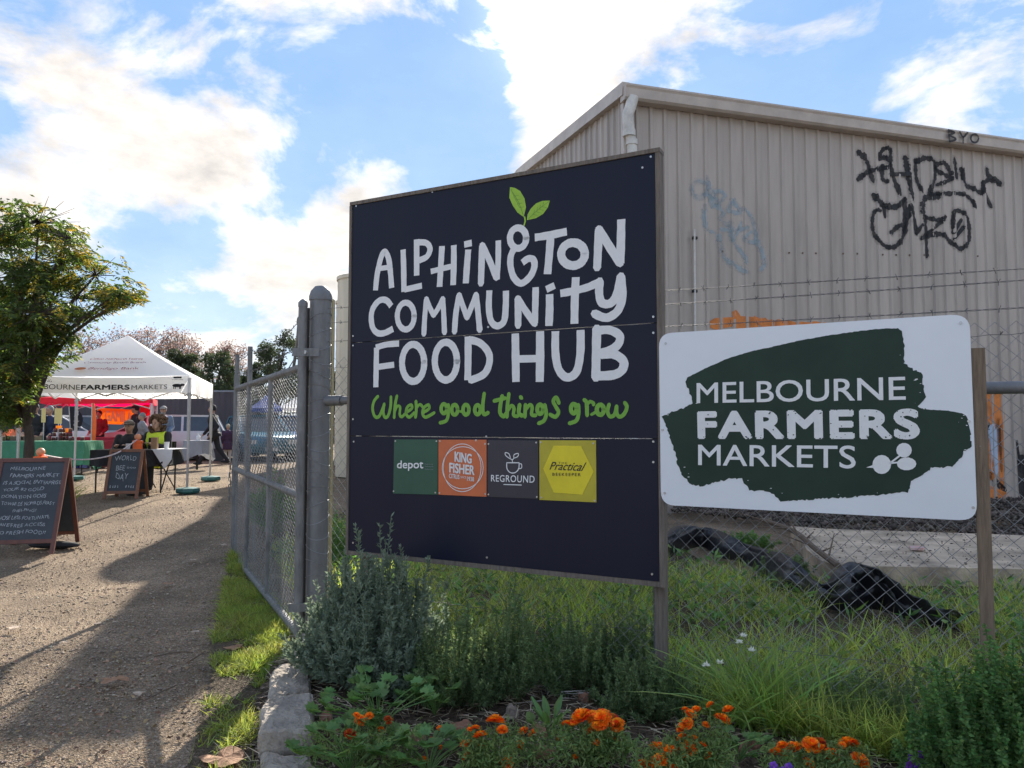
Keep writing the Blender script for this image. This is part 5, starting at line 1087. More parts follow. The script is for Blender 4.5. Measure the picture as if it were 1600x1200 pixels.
# ================================================================ market tent
def canopy(name, c4, peak, ze, vd, leg_h, m, ml, label, group=None, legs=(0, 1, 2, 3), feet=True):
    """c4: corners front-left, front-right, back-right, back-left (x, y)"""
    ctr = Vector((sum(p[0] for p in c4)/4, sum(p[1] for p in c4)/4, H(*c4[0]))); t = thing(name, ctr, label, 'tent', group)
    top = Vector((ctr.x, ctr.y, peak)); P = [Vector((*p, ze)) for p in c4]; n = 14
    for i in range(4):
        a, c = P[i], P[(i+1) % 4]; vs = []
        for r in range(n+1):
            u = r/n
            for s in range(n+1):
                v = s/n; e = a.lerp(c, v); p = top.lerp(e, u); sag = .55*u*(1-u)*(.6)+.04*math.sin(math.pi*v)*u; p.z -= sag*.45; vs.append(p)
        B().add(vs, [(r*(n+1)+s, (r+1)*(n+1)+s, (r+1)*(n+1)+s+1, r*(n+1)+s+1) for r in range(n) for s in range(n)]).make('roof_panel', m, t, True)
        vs = []; out = ((a+c)/2-Vector((ctr.x, ctr.y, ze))).normalized()
        for s in range(25):
            v = s/24; e = a.lerp(c, v); e.z -= .04*math.sin(math.pi*v)
            for k in range(3): vs.append(e+out*(.004+.012*k*math.sin(v*15+i))-Vector((0, 0, vd*k/2*(1-.10*abs(math.sin(math.pi*v))))))
        B().add(vs, [(s*3+k, s*3+k+1, s*3+3+k+1, s*3+3+k) for s in range(24) for k in range(2)]).make('valance', m, t, True)
        if i in legs:
            x, y = c4[i]; g_ = H(x, y); b = B(); ix = (ctr.x-x)*.012; iy = (ctr.y-y)*.012
            b.box((x+ix, y+iy, (ze-.04+g_+.9)/2), (.045, .045, ze-.04-g_-.9)); lg = b.make('leg', ml, t)
            B().box((x+ix, y+iy, g_+.47), (.03, .03, .9)).make('inner_leg', ml, lg)
            if feet:
                b = B(); b.lathe((x, y-.0, g_), [(.02, 0), (.19, 0), (.21, .03), (.2, .08), (.03, .10)], 8); b.make('weight', Mfootg, t)
        if i in (0, 1, 2, 3):
            b = B(); a2 = a-out*.09+Vector((0, 0, -.1)); c2 = c-out*.09+Vector((0, 0, -.1)); m2 = (a2+c2)/2
            for s in range(4):
                q0 = a2.lerp(c2, s/4); q1 = a2.lerp(c2, (s+1)/4); b.bar(q0+Vector((0, 0, -.03 if s % 2 else -.25)), q1+Vector((0, 0, -.25 if s % 2 else -.03)), .02, .025)
            b.make('truss', Malu, t)
    return t, P, top
c4 = [(-8.62, 12.85), (-5.6, 12.8), (-6.35, 15.6), (-9.3, 15.7)]
tent, TP, ttop = canopy('market_tent', c4, 3.33, 2.45, .30, 0, Mcanvas, Malu, 'white market tent with MELBOURNE FARMERS MARKETS printed on its valance')
a, c = TP[0], TP[1]; fn = Vector((0, -1, 0))
def V_(u, dz): p = a.lerp(c, u); return p+Vector((0, -.03, dz-.03*math.sin(math.pi*u)))
def vtext(body, u0, u1, z0, z1, **k): return lettering(body, [V_(u0, z0), V_(u1, z0), V_(u1, z1), V_(u0, z1)], Mink, tent, fn, lay=.001, **k)
vtext('MELBOURNE', .06, .365, -.225, -.135, off=.015); vtext('FARMERS', .372, .655, -.225, -.135, bold=.05, off=.015); vtext('MARKETS', .665, .872, -.225, -.145, off=.015); vtext('SUPPORTING', .05, .20, -.10, -.055, off=.015)
b = B(); p0 = V_(.93, -.17)+Vector((0, -.012, 0)); b.ell(p0, (.09, .004, .03), 10, 6); b.ell(p0+Vector((.09, 0, .012)), (.04, .004, .022), 8, 5)
for x in (-.06, -.03, .04, .06): b.box(p0+Vector((x, 0, -.04)), (.014, .004, .04))
b.box(p0+Vector((0, 0, .10)), (.2, .004, .006)); b.box(p0+Vector((0, 0, .14)), (.14, .004, .03)); b.make('pig_emblem', Mink, tent)
# print on the front roof panel
Mredt = mat('red_print', (.38, .05, .06), .8, .1); Mpur = mat('purple_print', (.25, .08, .2), .8, .1); Mog = mat('orange_logo_print', (.65, .2, .05), .7, .1)
def Rf(u, v):
    e = a.lerp(c, v); p = ttop.lerp(e, u); p.z -= (.55*u*(1-u)*.6+.04*math.sin(math.pi*v)*u)*.45; return p+Vector((0, -.03, .03))
def rtext(body, v0, v1, u0, u1, m, **k):
    V, Fc = text2d(body, 0, k.get('shear', 0)); pts = [Rf(u0+(u1-u0)*y, .5+(v0+(v1-v0)*x-.5)) for x, y in V]; B().add(pts, Fc).make('lettering', m, tent)
rtext('Bendigo Bank', .36, .72, .88, .80, Mredt, bold=.05, shear=.2); rtext('Community Bank\u00ae Branch', .26, .80, .72, .66, Mpur, shear=.25, bold=.02); rtext('Clifton Hill/North Fitzroy', .26, .80, .63, .57, Mredt, shear=.25)
b = B(); b.quad(*[Rf(.84+.035*math.sin(x), .305+.04*math.cos(x)) for x in np.linspace(0, 6.28, 17)[:-1]]); b.make('logo_print', Mog, tent)
# back valance lettering seen from behind
lettering('NORTHCOTE ALPHINGTON', [TP[3].lerp(TP[2], .2)+Vector((0, -.03, -.27)), TP[3].lerp(TP[2], .9)+Vector((0, -.03, -.27)), TP[3].lerp(TP[2], .9)+Vector((0, -.03, -.2)), TP[3].lerp(TP[2], .2)+Vector((0, -.03, -.2))], Mtan, tent, fn, off=.02)

# ================================================================ A-frame blackboards
def aframe(name, tr, wv, fv, w, h, splay, m, label):
    """tr: top right corner on the hinge; wv: direction left to right; fv: direction the front faces"""
    g_ = H(tr.x, tr.y); t = thing(name, (tr.x, tr.y, g_), label, 'sign', 'folding chalkboards'); wv = Vector(wv).normalized(); fv = Vector(fv).normalized()
    for s, fr in ((1, True), (-1, False)):
        top = Vector((tr.x, tr.y, g_+h))+fv*s*.015; dn = (fv*s*splay+Vector((0, 0, -h))).normalized(); LL = math.hypot(h, splay); nn = wv.cross(dn); nn = nn if nn.dot(fv)*s > 0 else -nn
        def q(u, d, o=0, top=top, dn=dn, nn=nn): return top-wv*u+dn*d+nn*o
        fw = .045
        for u in (fw/2, w-fw/2):
            b = B(); b.bar(q(u, 0), q(u, LL), fw, .025, nn); b.make('frame_leg', m, t)
        for d in (fw/2, LL*.87):
            b = B(); b.bar(q(fw+.001, d), q(w-fw-.001, d), .024, fw, dn); b.make('frame_rail', m, t)
        b = B(); b.prism([q(fw, fw), q(w-fw, fw), q(w-fw, LL*.87-fw/2), q(fw, LL*.87-fw/2)], nn*-.008); bd = b.make('board', Mchalk, t)
        if fr: Q = q; NN = nn; BD = bd; L_ = LL
    return t, Q, NN, BD, L_
t1, Q, NN, BD, L_ = aframe('chalkboard', Vector((-5.26, 8.8, 0)), (.98, .2, 0), (.2, -.98, 0), .74, 1.06, .38, Mframe, 'large chalkboard in front on the left with ten lines about fresh food')
def chalk(body, u0, u1, d, hh, bold=.0):
    V, Fc = hand(*text2d(body, bold, .12)); W_ = .74
    # u measured from the left edge
    pts = [Q(W_-(u0+(u1-u0)*x), d-hh*y+.006*math.sin(x*9+d*20), .003) for x, y in V]; B().add(pts, Fc).make('chalk_lettering', Mchalkw, BD)
rows = [('MELBOURNE', .13, .5), ('FARMERS MARKET', .14, .66), ('IS A SOCIAL ENTERPRISE', .09, .69), ('YOUR $2 GOLD', .10, .52), ('DONATION GOES', .09, .56), ('TOWARDS NOMADS FEAST', .11, .66), ('(HELPING!', .24, .48), ('THOSE LESS FORTUNATE', .08, .63), ('HAVE FREE ACCESS', .08, .6), ('TO FRESH FOOD!!', .11, .62)]
for i, (s_, u0, u1) in enumerate(rows): chalk(s_, u0, u1, .145+.083*i, .042)
t2, Q, NN, BD, L_ = aframe('chalkboard', Vector(((228-800)/FPX*12.05, 12.05, 0)), (.99, .1, 0), (.1, -.99, 0), .53, .78, .22, Mframe2, 'smaller chalkboard by the tent chalked with WORLD BEE DAY')
def chalk2(body, u0, u1, d, hh):
    V, Fc = hand(*text2d(body, .02)); pts = [Q(.53-(u0+(u1-u0)*x), d-hh*y, .003) for x, y in V]; B().add(pts, Fc).make('chalk_lettering', Mchalkw, BD)
for a_ in (('WORLD', .10, .43, .19, .08), ('BEE', .14, .27, .34, .075), ('ooo', .30, .44, .32, .03), ('DAY', .15, .34, .49, .09), ('iiii  iiii', .08, .45, .63, .04)): chalk2(*a_)
# black bag/weight under the near board
o = B().ell((-5.45, 8.85, H(-5.4, 8.8)+.03), (.32, .09, .045), 12, 6).make('sand_bag', Mblackcl, None, True); tag(o, 'flat black weight bag under the near chalkboard', 'weight bag')
# ================================================================ bollards and rope
def bollard(p, label):
    t = thing('safety_bollard', p, label, 'bollard', 'orange rope bollards'); x, y, z = p
    B().lathe(p, [(.16, 0), (.16, .05), (.05, .08)], 12).make('base', Mblack, t, True)
    B().lathe(p, [(.055, .06), (.075, .12), (.075, .86), (.085, .87), (.085, .90), (.05, .91)], 16).make('post', Morange, t, True)
    B().ell(Vector(p)+Vector((0, 0, .965)), (.055, .055, .055)).make('knob', mat('pale_orange', (.75, .3, .15), .5, .1), t, True)
bx = (66-800)/FPX*10.0; b1 = Vector((bx, 10.0, H(bx, 10.))); bollard(b1, 'orange bollard standing behind the near chalkboard')
bx2 = (217-800)/FPX*12.5; b2 = Vector((bx2, 12.5, H(bx2, 12.5))); bollard(b2, 'orange bollard standing behind the world bee day board')
b = B(); rp_ = smooth_path([b1+Vector((0, 0, .93)), b1.lerp(b2, .25)+Vector((0, 0, .80)), b1.lerp(b2, .5)+Vector((0, 0, .735)), b1.lerp(b2, .75)+Vector((0, 0, .76)), b2+Vector((0, 0, .93))], 8); b.tube(rp_, .011, 6); o = b.make('rope', mat('white_red_rope', (.6, .5, .5), .7, .3, 30)); tag(o, 'pale rope hanging slack between the two orange bollards', 'rope')

# ================================================================ tables and market goods
def cloth_table(name, c, w, d, top, m, label, hang=.3, rz=0, legs=True, mt=None):
    g_ = H(c[0], c[1]); t = thing(name, (c[0], c[1], g_), label, 'table', rz=rz); b = B()
    off = Vector((c[0], c[1], g_))
    # cloth with wavy skirts
    vs = []; n = 40; per = [(-w/2, -d/2), (w/2, -d/2), (w/2, d/2), (-w/2, d/2)]; ring = []
    for i in range(4):
        p, q = Vector(per[i]), Vector(per[(i+1) % 4])
        for k in range(n//4*(2 if i % 2 == 0 else 1)//1): ring.append(p.lerp(q, k/(n//4*(2 if i % 2 == 0 else 1))))
    m_ = len(ring)
    for k in range(4):
        for i, p in enumerate(ring):
            wv = 1+.05*k*math.sin(i*1.3)/3; vs.append(off+Vector((p.x*(1+.01*k)+.012*k*math.sin(i*.9), p.y*(1+.02*k)+.015*k*math.cos(i*1.1), top-hang*k/3*(1+.12*math.sin(i*.55)*(k == 3)))))
    b.add(vs, [(k*m_+i, k*m_+(i+1) % m_, (k+1)*m_+(i+1) % m_, (k+1)*m_+i) for k in range(3) for i in range(m_)]+[tuple(range(m_))]); b.make('tablecloth', m, t)
    if legs:
        for sx in (-1, 1):
            for sy in (-1, 1): B().tube([off+Vector((sx*(w/2-.08), sy*(d/2-.06), 0)), off+Vector((sx*(w/2-.08), sy*(d/2-.06), top-.02))], .014, 6).make('leg', Mblack, t)
    return t
def px2(px, Y): return (px-800)/FPX*Y
cloth_table('covered_table', (px2(216, 13.0), 13.0), 1.28, .65, .74, Mblackcl, 'black covered trestle table with a white cloth where two people sit', hang=.26)
zt = H(px2(216, 13), 13)+.745
b = B(); x0 = px2(258, 12.9); b.box((x0+.08, 12.95, zt+.006), (.36, .6, .008)); b.quad((x0-.08, 12.64, zt+.004), (x0+.27, 12.64, zt+.004), (x0+.27, 12.62, zt-.16), (x0+.15, 12.62, zt-.33)); o = b.make('white_cloth', Mwhitecl); tag(o, 'white cloth spread over the right end of the black table', 'cloth')
o = B().box((px2(243.5, 12.8), 12.8, zt+.11), (.10, .07, .2)).make('paper_bag', Mcardb); tag(o, 'brown paper bag standing on the black table', 'bag')
o = B().lathe((px2(262, 12.8), 12.8, zt+.01), [(.035, 0), (.045, .12), (.04, .12), (.03, .01)], 10).make('plastic_tub', Mwhitecl); tag(o, 'small clear white tub on the table beside the woman', 'tub')
o = B().lathe((px2(202, 12.8), 12.8, zt), [(.03, 0), (.04, .10), (.036, .10)], 10).make('cup', Mwhitecl); tag(o, 'white cup in front of the man in the cap', 'cup')
# round table with grey cloth
c = Vector((px2(310, 19.3), 19.3, 0)); c.z = H(c.x, c.y); t = thing('round_table', c, 'small round table under a grey cloth near the walking man', 'table'); vs = []; n = 28
for k in range(5):
    for i in range(n):
        a_ = 6.28*i/n; r = .33+.02*k+.045*k/4*math.sin(i*1.9); vs.append(c+Vector((r*math.cos(a_), r*math.sin(a_), .76-.11*k*(1+.25*math.sin(a_*2)*(k == 4)))))
B().add(vs, [(k*n+i, k*n+(i+1) % n, (k+1)*n+(i+1) % n, (k+1)*n+i) for k in range(4) for i in range(n)]+[tuple(range(n))]).make('tablecloth', Mgreycl, t, True)
B().tube([c, c+Vector((0, 0, .75))], .03, 8).make('leg', Mblack, t)
t = thing('pump_bottle', c+Vector((.02, 0, .76)), 'white pump bottle on the small round table', 'bottle'); B().lathe(c+Vector((.02, 0, .76)), [(.05, 0), (.055, .1), (.02, .14), (.02, .17)], 10).make('bottle', Mwhitecl, t, True); B().bar(c+Vector((.0, 0, .945)), c+Vector((.08, 0, .945)), .02, .02).make('pump', Mwhitecl, t)
# stall tables
cloth_table('stall_table', (px2(55, 17.8), 17.8), 2.9, .8, .78, Mgreencl, 'long stall table with green cloth behind the chalkboard', hang=.62)
cloth_table('stall_table', (px2(160, 22), 21.8), 1.9, .7, .80, Mredcl, 'red clothed stall table in front of the GAMILA banner', hang=.4)
cloth_table('stall_table', (px2(134, 20), 20.4), 1.0, .7, .72, Mredcl, 'lower red clothed table between green table and banner', hang=.6)
zt = H(-10, 17)+.79
for i in range(34):
    px = random.uniform(76, 132); Y = random.uniform(17.55, 18.1); lay = 0 if i < 20 else (1 if i < 29 else 2)
    if lay: px = random.uniform(86, 112)
    p = Vector((px2(px, Y), Y, zt+.1*lay)); t = thing('jam_jar', p, ('jam jar in the lower row of the green stall table', 'jam jar in the middle layer of the stack', 'jam jar on top of the stack')[lay], 'jar', 'jars stacked on the green stall table')
    B().lathe(p, [(.038, 0), (.042, .01), (.042, .07), (.034, .08)], 10).make('glass', Mjar, t, True); B().lathe(p, [(.037, .08), (.037, .098)], 10).make('lid', random.choice((Mlid, Mwhitecl, Mredcl)), t)
for (px, py, w, hgt, lb, m) in ((68, 649, 6, 22, 'narrow tall yellow price sign left of the trunk fork', Myellow), (91, 650, 11, 24, 'wide yellow price sign above the jars', Myellow), (92, 668, 9, 6, 'small orange price card under the wide yellow sign', Mbanner), (106, 673, 8, 7, 'small pale orange card right of the jars', Mbanner)):
    p = at(px, py, 17.9); k = 17.9/FPX; t = thing('price_sign', (p.x, p.y, zt), lb, 'sign', 'price signs on the green stall'); B().box(p, (w*k, .02, hgt*k)).make('card', m, t); B().tube([(p.x, p.y+.02, zt), (p.x, p.y+.02, p.z)], .012, 6).make('stick', Malu, t)
for (px, lb) in ((136, 'dark blue tub left of its partner under the rope'), (150, 'blue tub with pale front right of its partner under the rope')):
    p = Vector((px2(px, 20.6), 20.2, H(-10, 20))); t = thing('storage_tub', p, lb, 'tub', 'blue tubs on the gravel'); b = B(); b.prism([p+Vector((x, y, 0)) for x, y in ((-.10, -.12), (.10, -.12), (.10, .12), (-.10, .12))], (0, 0, .28)); b.make('body', Mblue if px < 140 else mat('faded_blue', (.18, .2, .42), .6, .3, 8), t); B().box(p+Vector((0, 0, .295)), (.24, .27, .03)).make('lid', Mblue, t)
# banners and flags
p = at(178, 650, 23.6); k = 23.6/FPX; t = thing('stall_banner', p, 'mustard yellow banner lettered GAMILA under the red canopy', 'banner'); b = B(); b.prism([at(152, 637, 23.6), at(208, 640, 23.6), at(208, 664, 23.6), at(152, 662, 23.6)], (0, .02, 0)); b.make('cloth', Mbanner, t)
lettering('GAMILA', [at(164, 658, 23.5), at(207, 661, 23.5), at(207, 643, 23.5), at(164, 641, 23.5)], mat('pale_orange_print', (.8, .62, .3), .7, .05), t, (0, -1, 0), bold=.03)
def feather(px0, py0, px1, py1, w, Y, m, label, tear=True):
    bt = at(px0, py1, Y); tp2 = at(px1, py0, Y); k = Y/FPX; t = thing('feather_flag', (bt.x, bt.y, H(bt.x, bt.y)), label, 'flag'); vs = []; n = 12
    for i in range(n+1):
        u = i/n; p = bt.lerp(tp2, u); ww = w*k*math.sin(math.pi*min(1, .12+.80*u))**.6; vs += [p, p+Vector((ww, 0, 0)), p+Vector((ww, .015, 0)), p+Vector((0, .015, 0))]
    B().add(vs, [(4*i+j, 4*i+(j+1) % 4, 4*i+4+(j+1) % 4, 4*i+4+j) for i in range(n) for j in range(4)]).make('flag_cloth', m, t); B().tube([(bt.x, bt.y, H(bt.x, bt.y)), bt, tp2], .014, 6).make('pole', Malu, t)
    return t
tf = feather(110, 636, 108, 672, 20, 21, Mdark, 'dark green teardrop flag with pale scribble behind the tent pole'); b = B()
for k_ in range(5): ribbon(b, [at(114+random.uniform(0, 10), 643+k_*5, 20.97), at(119+random.uniform(-4, 4), 645+k_*5, 20.97), at(114+random.uniform(0, 12), 648+k_*5, 20.97)], .03, Vector((0, -1, 0)), off=.0)
b.make('flag_print', Mchalkw, tf)
feather(142, 630, 144, 704, 7, 18.5, Morange, 'thin orange flag hanging beside the green table end')
t = thing('round_flag', at(228, 641, 22.5), 'round red flag at the right end of the red canopy', 'flag'); B().prism([at(218+10*math.cos(x)+10, 641+9*math.sin(x), 22.5) for x in np.linspace(0, 6.28, 19)[:-1]], (0, .02, 0)).make('flag_cloth', Mredc, t)
B().tube([Vector((at(240, 641, 22.5).x, 22.5, H(-10, 20))), at(240, 630, 22.5)], .015, 6).make('pole', Malu, t)
canopy('red_canopy', [(-13.6, 21.2), (px2(238, 20.8), 20.8), (px2(241, 23.6), 23.8), (-14.5, 24.2)], 2.72, 2.38, .18, 0, Mredc, Malu, 'red market canopy behind the white tent', legs=(1, 2), feet=False)
# left edge: navy parasol and orange tarp
t = thing('navy_parasol', Vector((px2(5, 14.5), 14.5, H(-10, 14))), 'folded navy parasol hanging at the left edge behind the tree', 'parasol'); p = Vector((px2(3, 14.5), 14.5, 0)); b = B(); b.tube([(p.x, p.y, .42), (p.x, p.y, 2.6)], .025, 8).make('pole', Malu, t)
B().lathe((p.x, p.y, 0), [(.24, 1.5), (.3, 1.62), (.22, 2.2), (.06, 2.55)], 10).make('canopy', Mnavy, t)
t = thing('orange_shelter', Vector((px2(30, 19), 19, H(-12, 19))), 'orange sheet shelter at the left behind the green table', 'tarp'); b = B(); b.add([at(2, 690, 19), at(62, 688, 19), at(30, 655, 19.4), at(-10, 662, 20), at(58, 664, 20)], [(0, 1, 2), (0, 2, 3), (1, 4, 2)]); b.make('sheet', Morcl, t)
B().tube([at(30, 655, 19.4), at(30, 705, 19.4)], .02, 6).make('pole', Malu, t)
# boxes and produce on the left of the green table
for i, (px, lb) in enumerate(((10, 'crate of produce at the far left of the green table'), (32, 'shallow crate second from the left on the green table'), (52, 'shallow crate just left of the trunk on the green table'))):
    p = Vector((px2(px, 17.8), 17.8, zt)); t = thing('produce_crate', p, lb, 'crate', 'crates on the green stall table'); b = B()
    for dx, dy, sx, sy in ((-.14, 0, .02, .3), (.14, 0, .02, .3), (0, -.14, .3, .02), (0, .14, .3, .02)): b.box(p+Vector((dx, dy, .05)), (sx, sy, .1))
    b.make('crate', Mtwig, t); b = B()
    for k_ in range(12): b.ell(p+Vector((random.uniform(-.11, .11), random.uniform(-.11, .11), .09)), (.035, .035, .03), 7, 5)
    b.make('produce', random.choice((Mcardb, Mterra)), t, kind='stuff')
# small planter beside the track with tussocks
c = Vector((px2(66, 11.4), 11.4, 0)); c.z = H(c.x, c.y)
pl_ = thing('tree_planter', c, 'low stone edged planting strip around the tree trunk', 'planter')
for k_ in range(6):
    q = c+Vector((-1.9+.34*k_, -.45+.1*math.sin(k_), .04)); b = B(); b.ell(q, (.17, .12, .1), 8, 5); b.make('stone', Mstone, pl_, True)
def tuft(px, Y, n, ln, label, m=Mgrass):
    x = px2(px, Y); cc = Vector((x, Y, H(x, Y))); t = thing('grass_tussock', cc, label, 'plant', 'grass tussocks round the tree'); base = np.array(cc)+np.column_stack([RNG.normal(0, .10, (n, 2)), np.zeros(n)]); d = RNG.normal(0, .5, (n, 3)); d[:, 2] = 1
    V, f4, f3 = blades(base, d, ln*(.6+.5*RNG.random(n)), .009, .7*RNG.random(n), 4); npobj('leaves', V, f4, f3, m, t)
tuft(94, 11.3, 380, .5, 'largest yellow green tussock behind the near chalkboard'); tuft(82, 11.5, 200, .4, 'tussock between trunk and the largest one'); tuft(30, 11.2, 160, .25, 'low tussock left of the trunk'); tuft(6, 10.4, 200, .3, 'low tussock at the left picture edge')

# ================================================================ cladding fence and cars
t = thing('cladding_fence', Vector((px2(300, 28), 28, .42)), 'dark ribbed metal fence closing the far side of the yard', 'fence')
x0, x1 = px2(60, 28), px2(372, 28); n = int((x1-x0)/1.1)
for i in range(n):
    b = B(); vs = []; w = (x1-x0)/n; 
    for k_ in range(13):
        u = w*k_/12; dy = (0, 0, -.05, -.05)[k_ % 4]; vs += [(x0+i*w+u, 28+dy, .3), (x0+i*w+u, 28+dy, 2.83)]
    b.add(vs, [(2*k_, 2*k_+2, 2*k_+3, 2*k_+1) for k_ in range(12)]); b.make('fence_sheet', Mfence2 if x0+i*w > px2(351, 28) else Mfence, t)
B().box(((x0+x1)/2, 28, 2.86), (x1-x0, .12, .07)).make('fence_cap', Mfence2, t)
def car(name, c, rz, paint, label, L=4.5, Wd=1.75, Hh=1.48, wagon=True, group='cars parked across the yard'):
    t = thing(name, c, label, 'car', group, rz=0); Mz = Matrix.Rotation(rz, 3, 'Z')
    def T(x, y, z): return Vector(c)+Mz@Vector((x, y, z))
    # lower body loft, x along the length, front at +x
    sec = [(-L/2, .38, .80, .80), (-L/2+.08, .28, .93, .88), (-L*.3, .2, .96, 1), (0, .2, .96, 1), (L*.22, .2, .95, 1), (L*.40, .22, .86, .97), (L/2-.08, .26, .74, .88), (L/2, .36, .62, .78)]; vs = []; m = 8
    for x, z0_, z1_, wf in sec:
        hw = Wd/2*wf
        for y, z in ((-hw*.9, z0_), (-hw, z0_+.15), (-hw, (z0_+z1_)/2+.1), (-hw*.93, z1_), (hw*.93, z1_), (hw, (z0_+z1_)/2+.1), (hw, z0_+.15), (hw*.9, z0_)): vs.append(T(x, y, z))
    B().add(vs, [(i*m+k, i*m+(k+1) % m, (i+1)*m+(k+1) % m, (i+1)*m+k) for i in range(len(sec)-1) for k in range(m)]+[tuple(range(m-1, -1, -1)), tuple((len(sec)-1)*m+k for k in range(m))]).make('body', paint, t, True)
    xb = -L/2+(.12 if wagon else .75); g1 = [(xb, .95), (xb+(.25 if wagon else .6), Hh-.05), (L*.04, Hh-.03), (L*.24, .95)]
    vs = []
    for x, z in g1:
        hw = Wd/2*.9 if z < 1 else Wd/2*.72; vs += [T(x, -hw, z), T(x, hw, z)]
    B().add(vs, [(0, 1, 3, 2), (2, 3, 5, 4), (4, 5, 7, 6), (0, 2, 4, 6), (1, 7, 5, 3)]).make('window_band', Mglass, t)
    b = B(); a_, c_ = g1[1], g1[2]; hw = Wd/2*.73; b.prism([T(a_[0]-.02, -hw, Hh-.055), T(c_[0]+.05, -hw, Hh-.04), T(c_[0]+.05, hw, Hh-.04), T(a_[0]-.02, hw, Hh-.055)], (0, 0, .06))
    for x in (g1[1][0], (a_[0]+c_[0])/2, c_[0]):
        for s in (-1, 1): b.bar(T(x+(.0 if x != g1[1][0] else -.12)+(0 if x != c_[0] else .35)*0, s*Wd/2*.915, .94), T(x, s*Wd/2*.735, Hh-.04), .07, .03)
    for s in (-1, 1): b.bar(T(g1[3][0], s*Wd/2*.88, .95), T(g1[2][0], s*Wd/2*.72, Hh-.03), .06, .03); b.bar(T(g1[0][0], s*Wd/2*.88, .95), T(g1[1][0], s*Wd/2*.72, Hh-.05), .07, .03)
    b.make('roof', paint, t)
    for sx in (-L*.31, L*.31):
        for s in (-1, 1):
            w_ = B().tube([T(sx, s*(Wd/2-.2), .31), T(sx, s*(Wd/2+.005), .31)], .31, 18).make('wheel', Mtyre, t, True); B().tube([T(sx, s*(Wd/2-.02), .31), T(sx, s*(Wd/2+.012), .31)], .18, 14).make('rim', Mscrew, w_, True)
    for s in (-1, 1):
        B().box(T(-L/2+.03, s*Wd*.38, .76), (.1, .26, .2), rz).make('tail_light', Mredl, t); B().box(T(L/2-.06, s*Wd*.36, .62), (.14, .3, .13), rz).make('headlight', Mlampl, t)
    B().box(T(L/2, 0, .38), (.03, .4, .11), rz).make('number_plate', Mwhitecl, t)
def cg(px, Y): x = px2(px, Y); return Vector((x, Y, H(x, Y)))
car('parked_car', cg(245, 24.6), R(200), Mcarw, 'white car with red tail light behind the seated woman', group=None)
car('parked_car', cg(100, 26), R(10), Mcarw, 'white wagon seen under the tent between flag and jars')
car('parked_car', cg(55, 27), R(160), Mcard, 'silver car farthest left under the tent')
car('parked_car', cg(150, 27.2), R(180), Mcard, 'silver car behind the GAMILA banner')
car('parked_car', cg(404, 25.5), R(-60), Mcarb, 'teal car seen through the gate mesh')
car('parked_car', cg(447, 26.5), R(-60), Mcarbl, 'blue car right of the teal one seen through the gate')
car('parked_car', cg(425, 32), R(0), Mcard, 'silver car behind the teal one under the blue and white gazebo')
canopy('gazebo', [(px2(395, 34), 33.5), (px2(446, 34), 33.5), (px2(446, 37), 36.5), (px2(398, 37), 36.5)], 3.0, 2.35, .15, 0, Mbluec, Malu, 'blue and white gazebo far behind the gate mesh', feet=False)
canopy('gazebo', [(px2(440, 35), 34.5), (px2(500, 35), 34.5), (px2(500, 38), 37.5), (px2(444, 38), 37.5)], 3.0, 2.4, .15, 0, Mcanvas, Malu, 'white gazebo right of the blue one far behind the gate', feet=False)

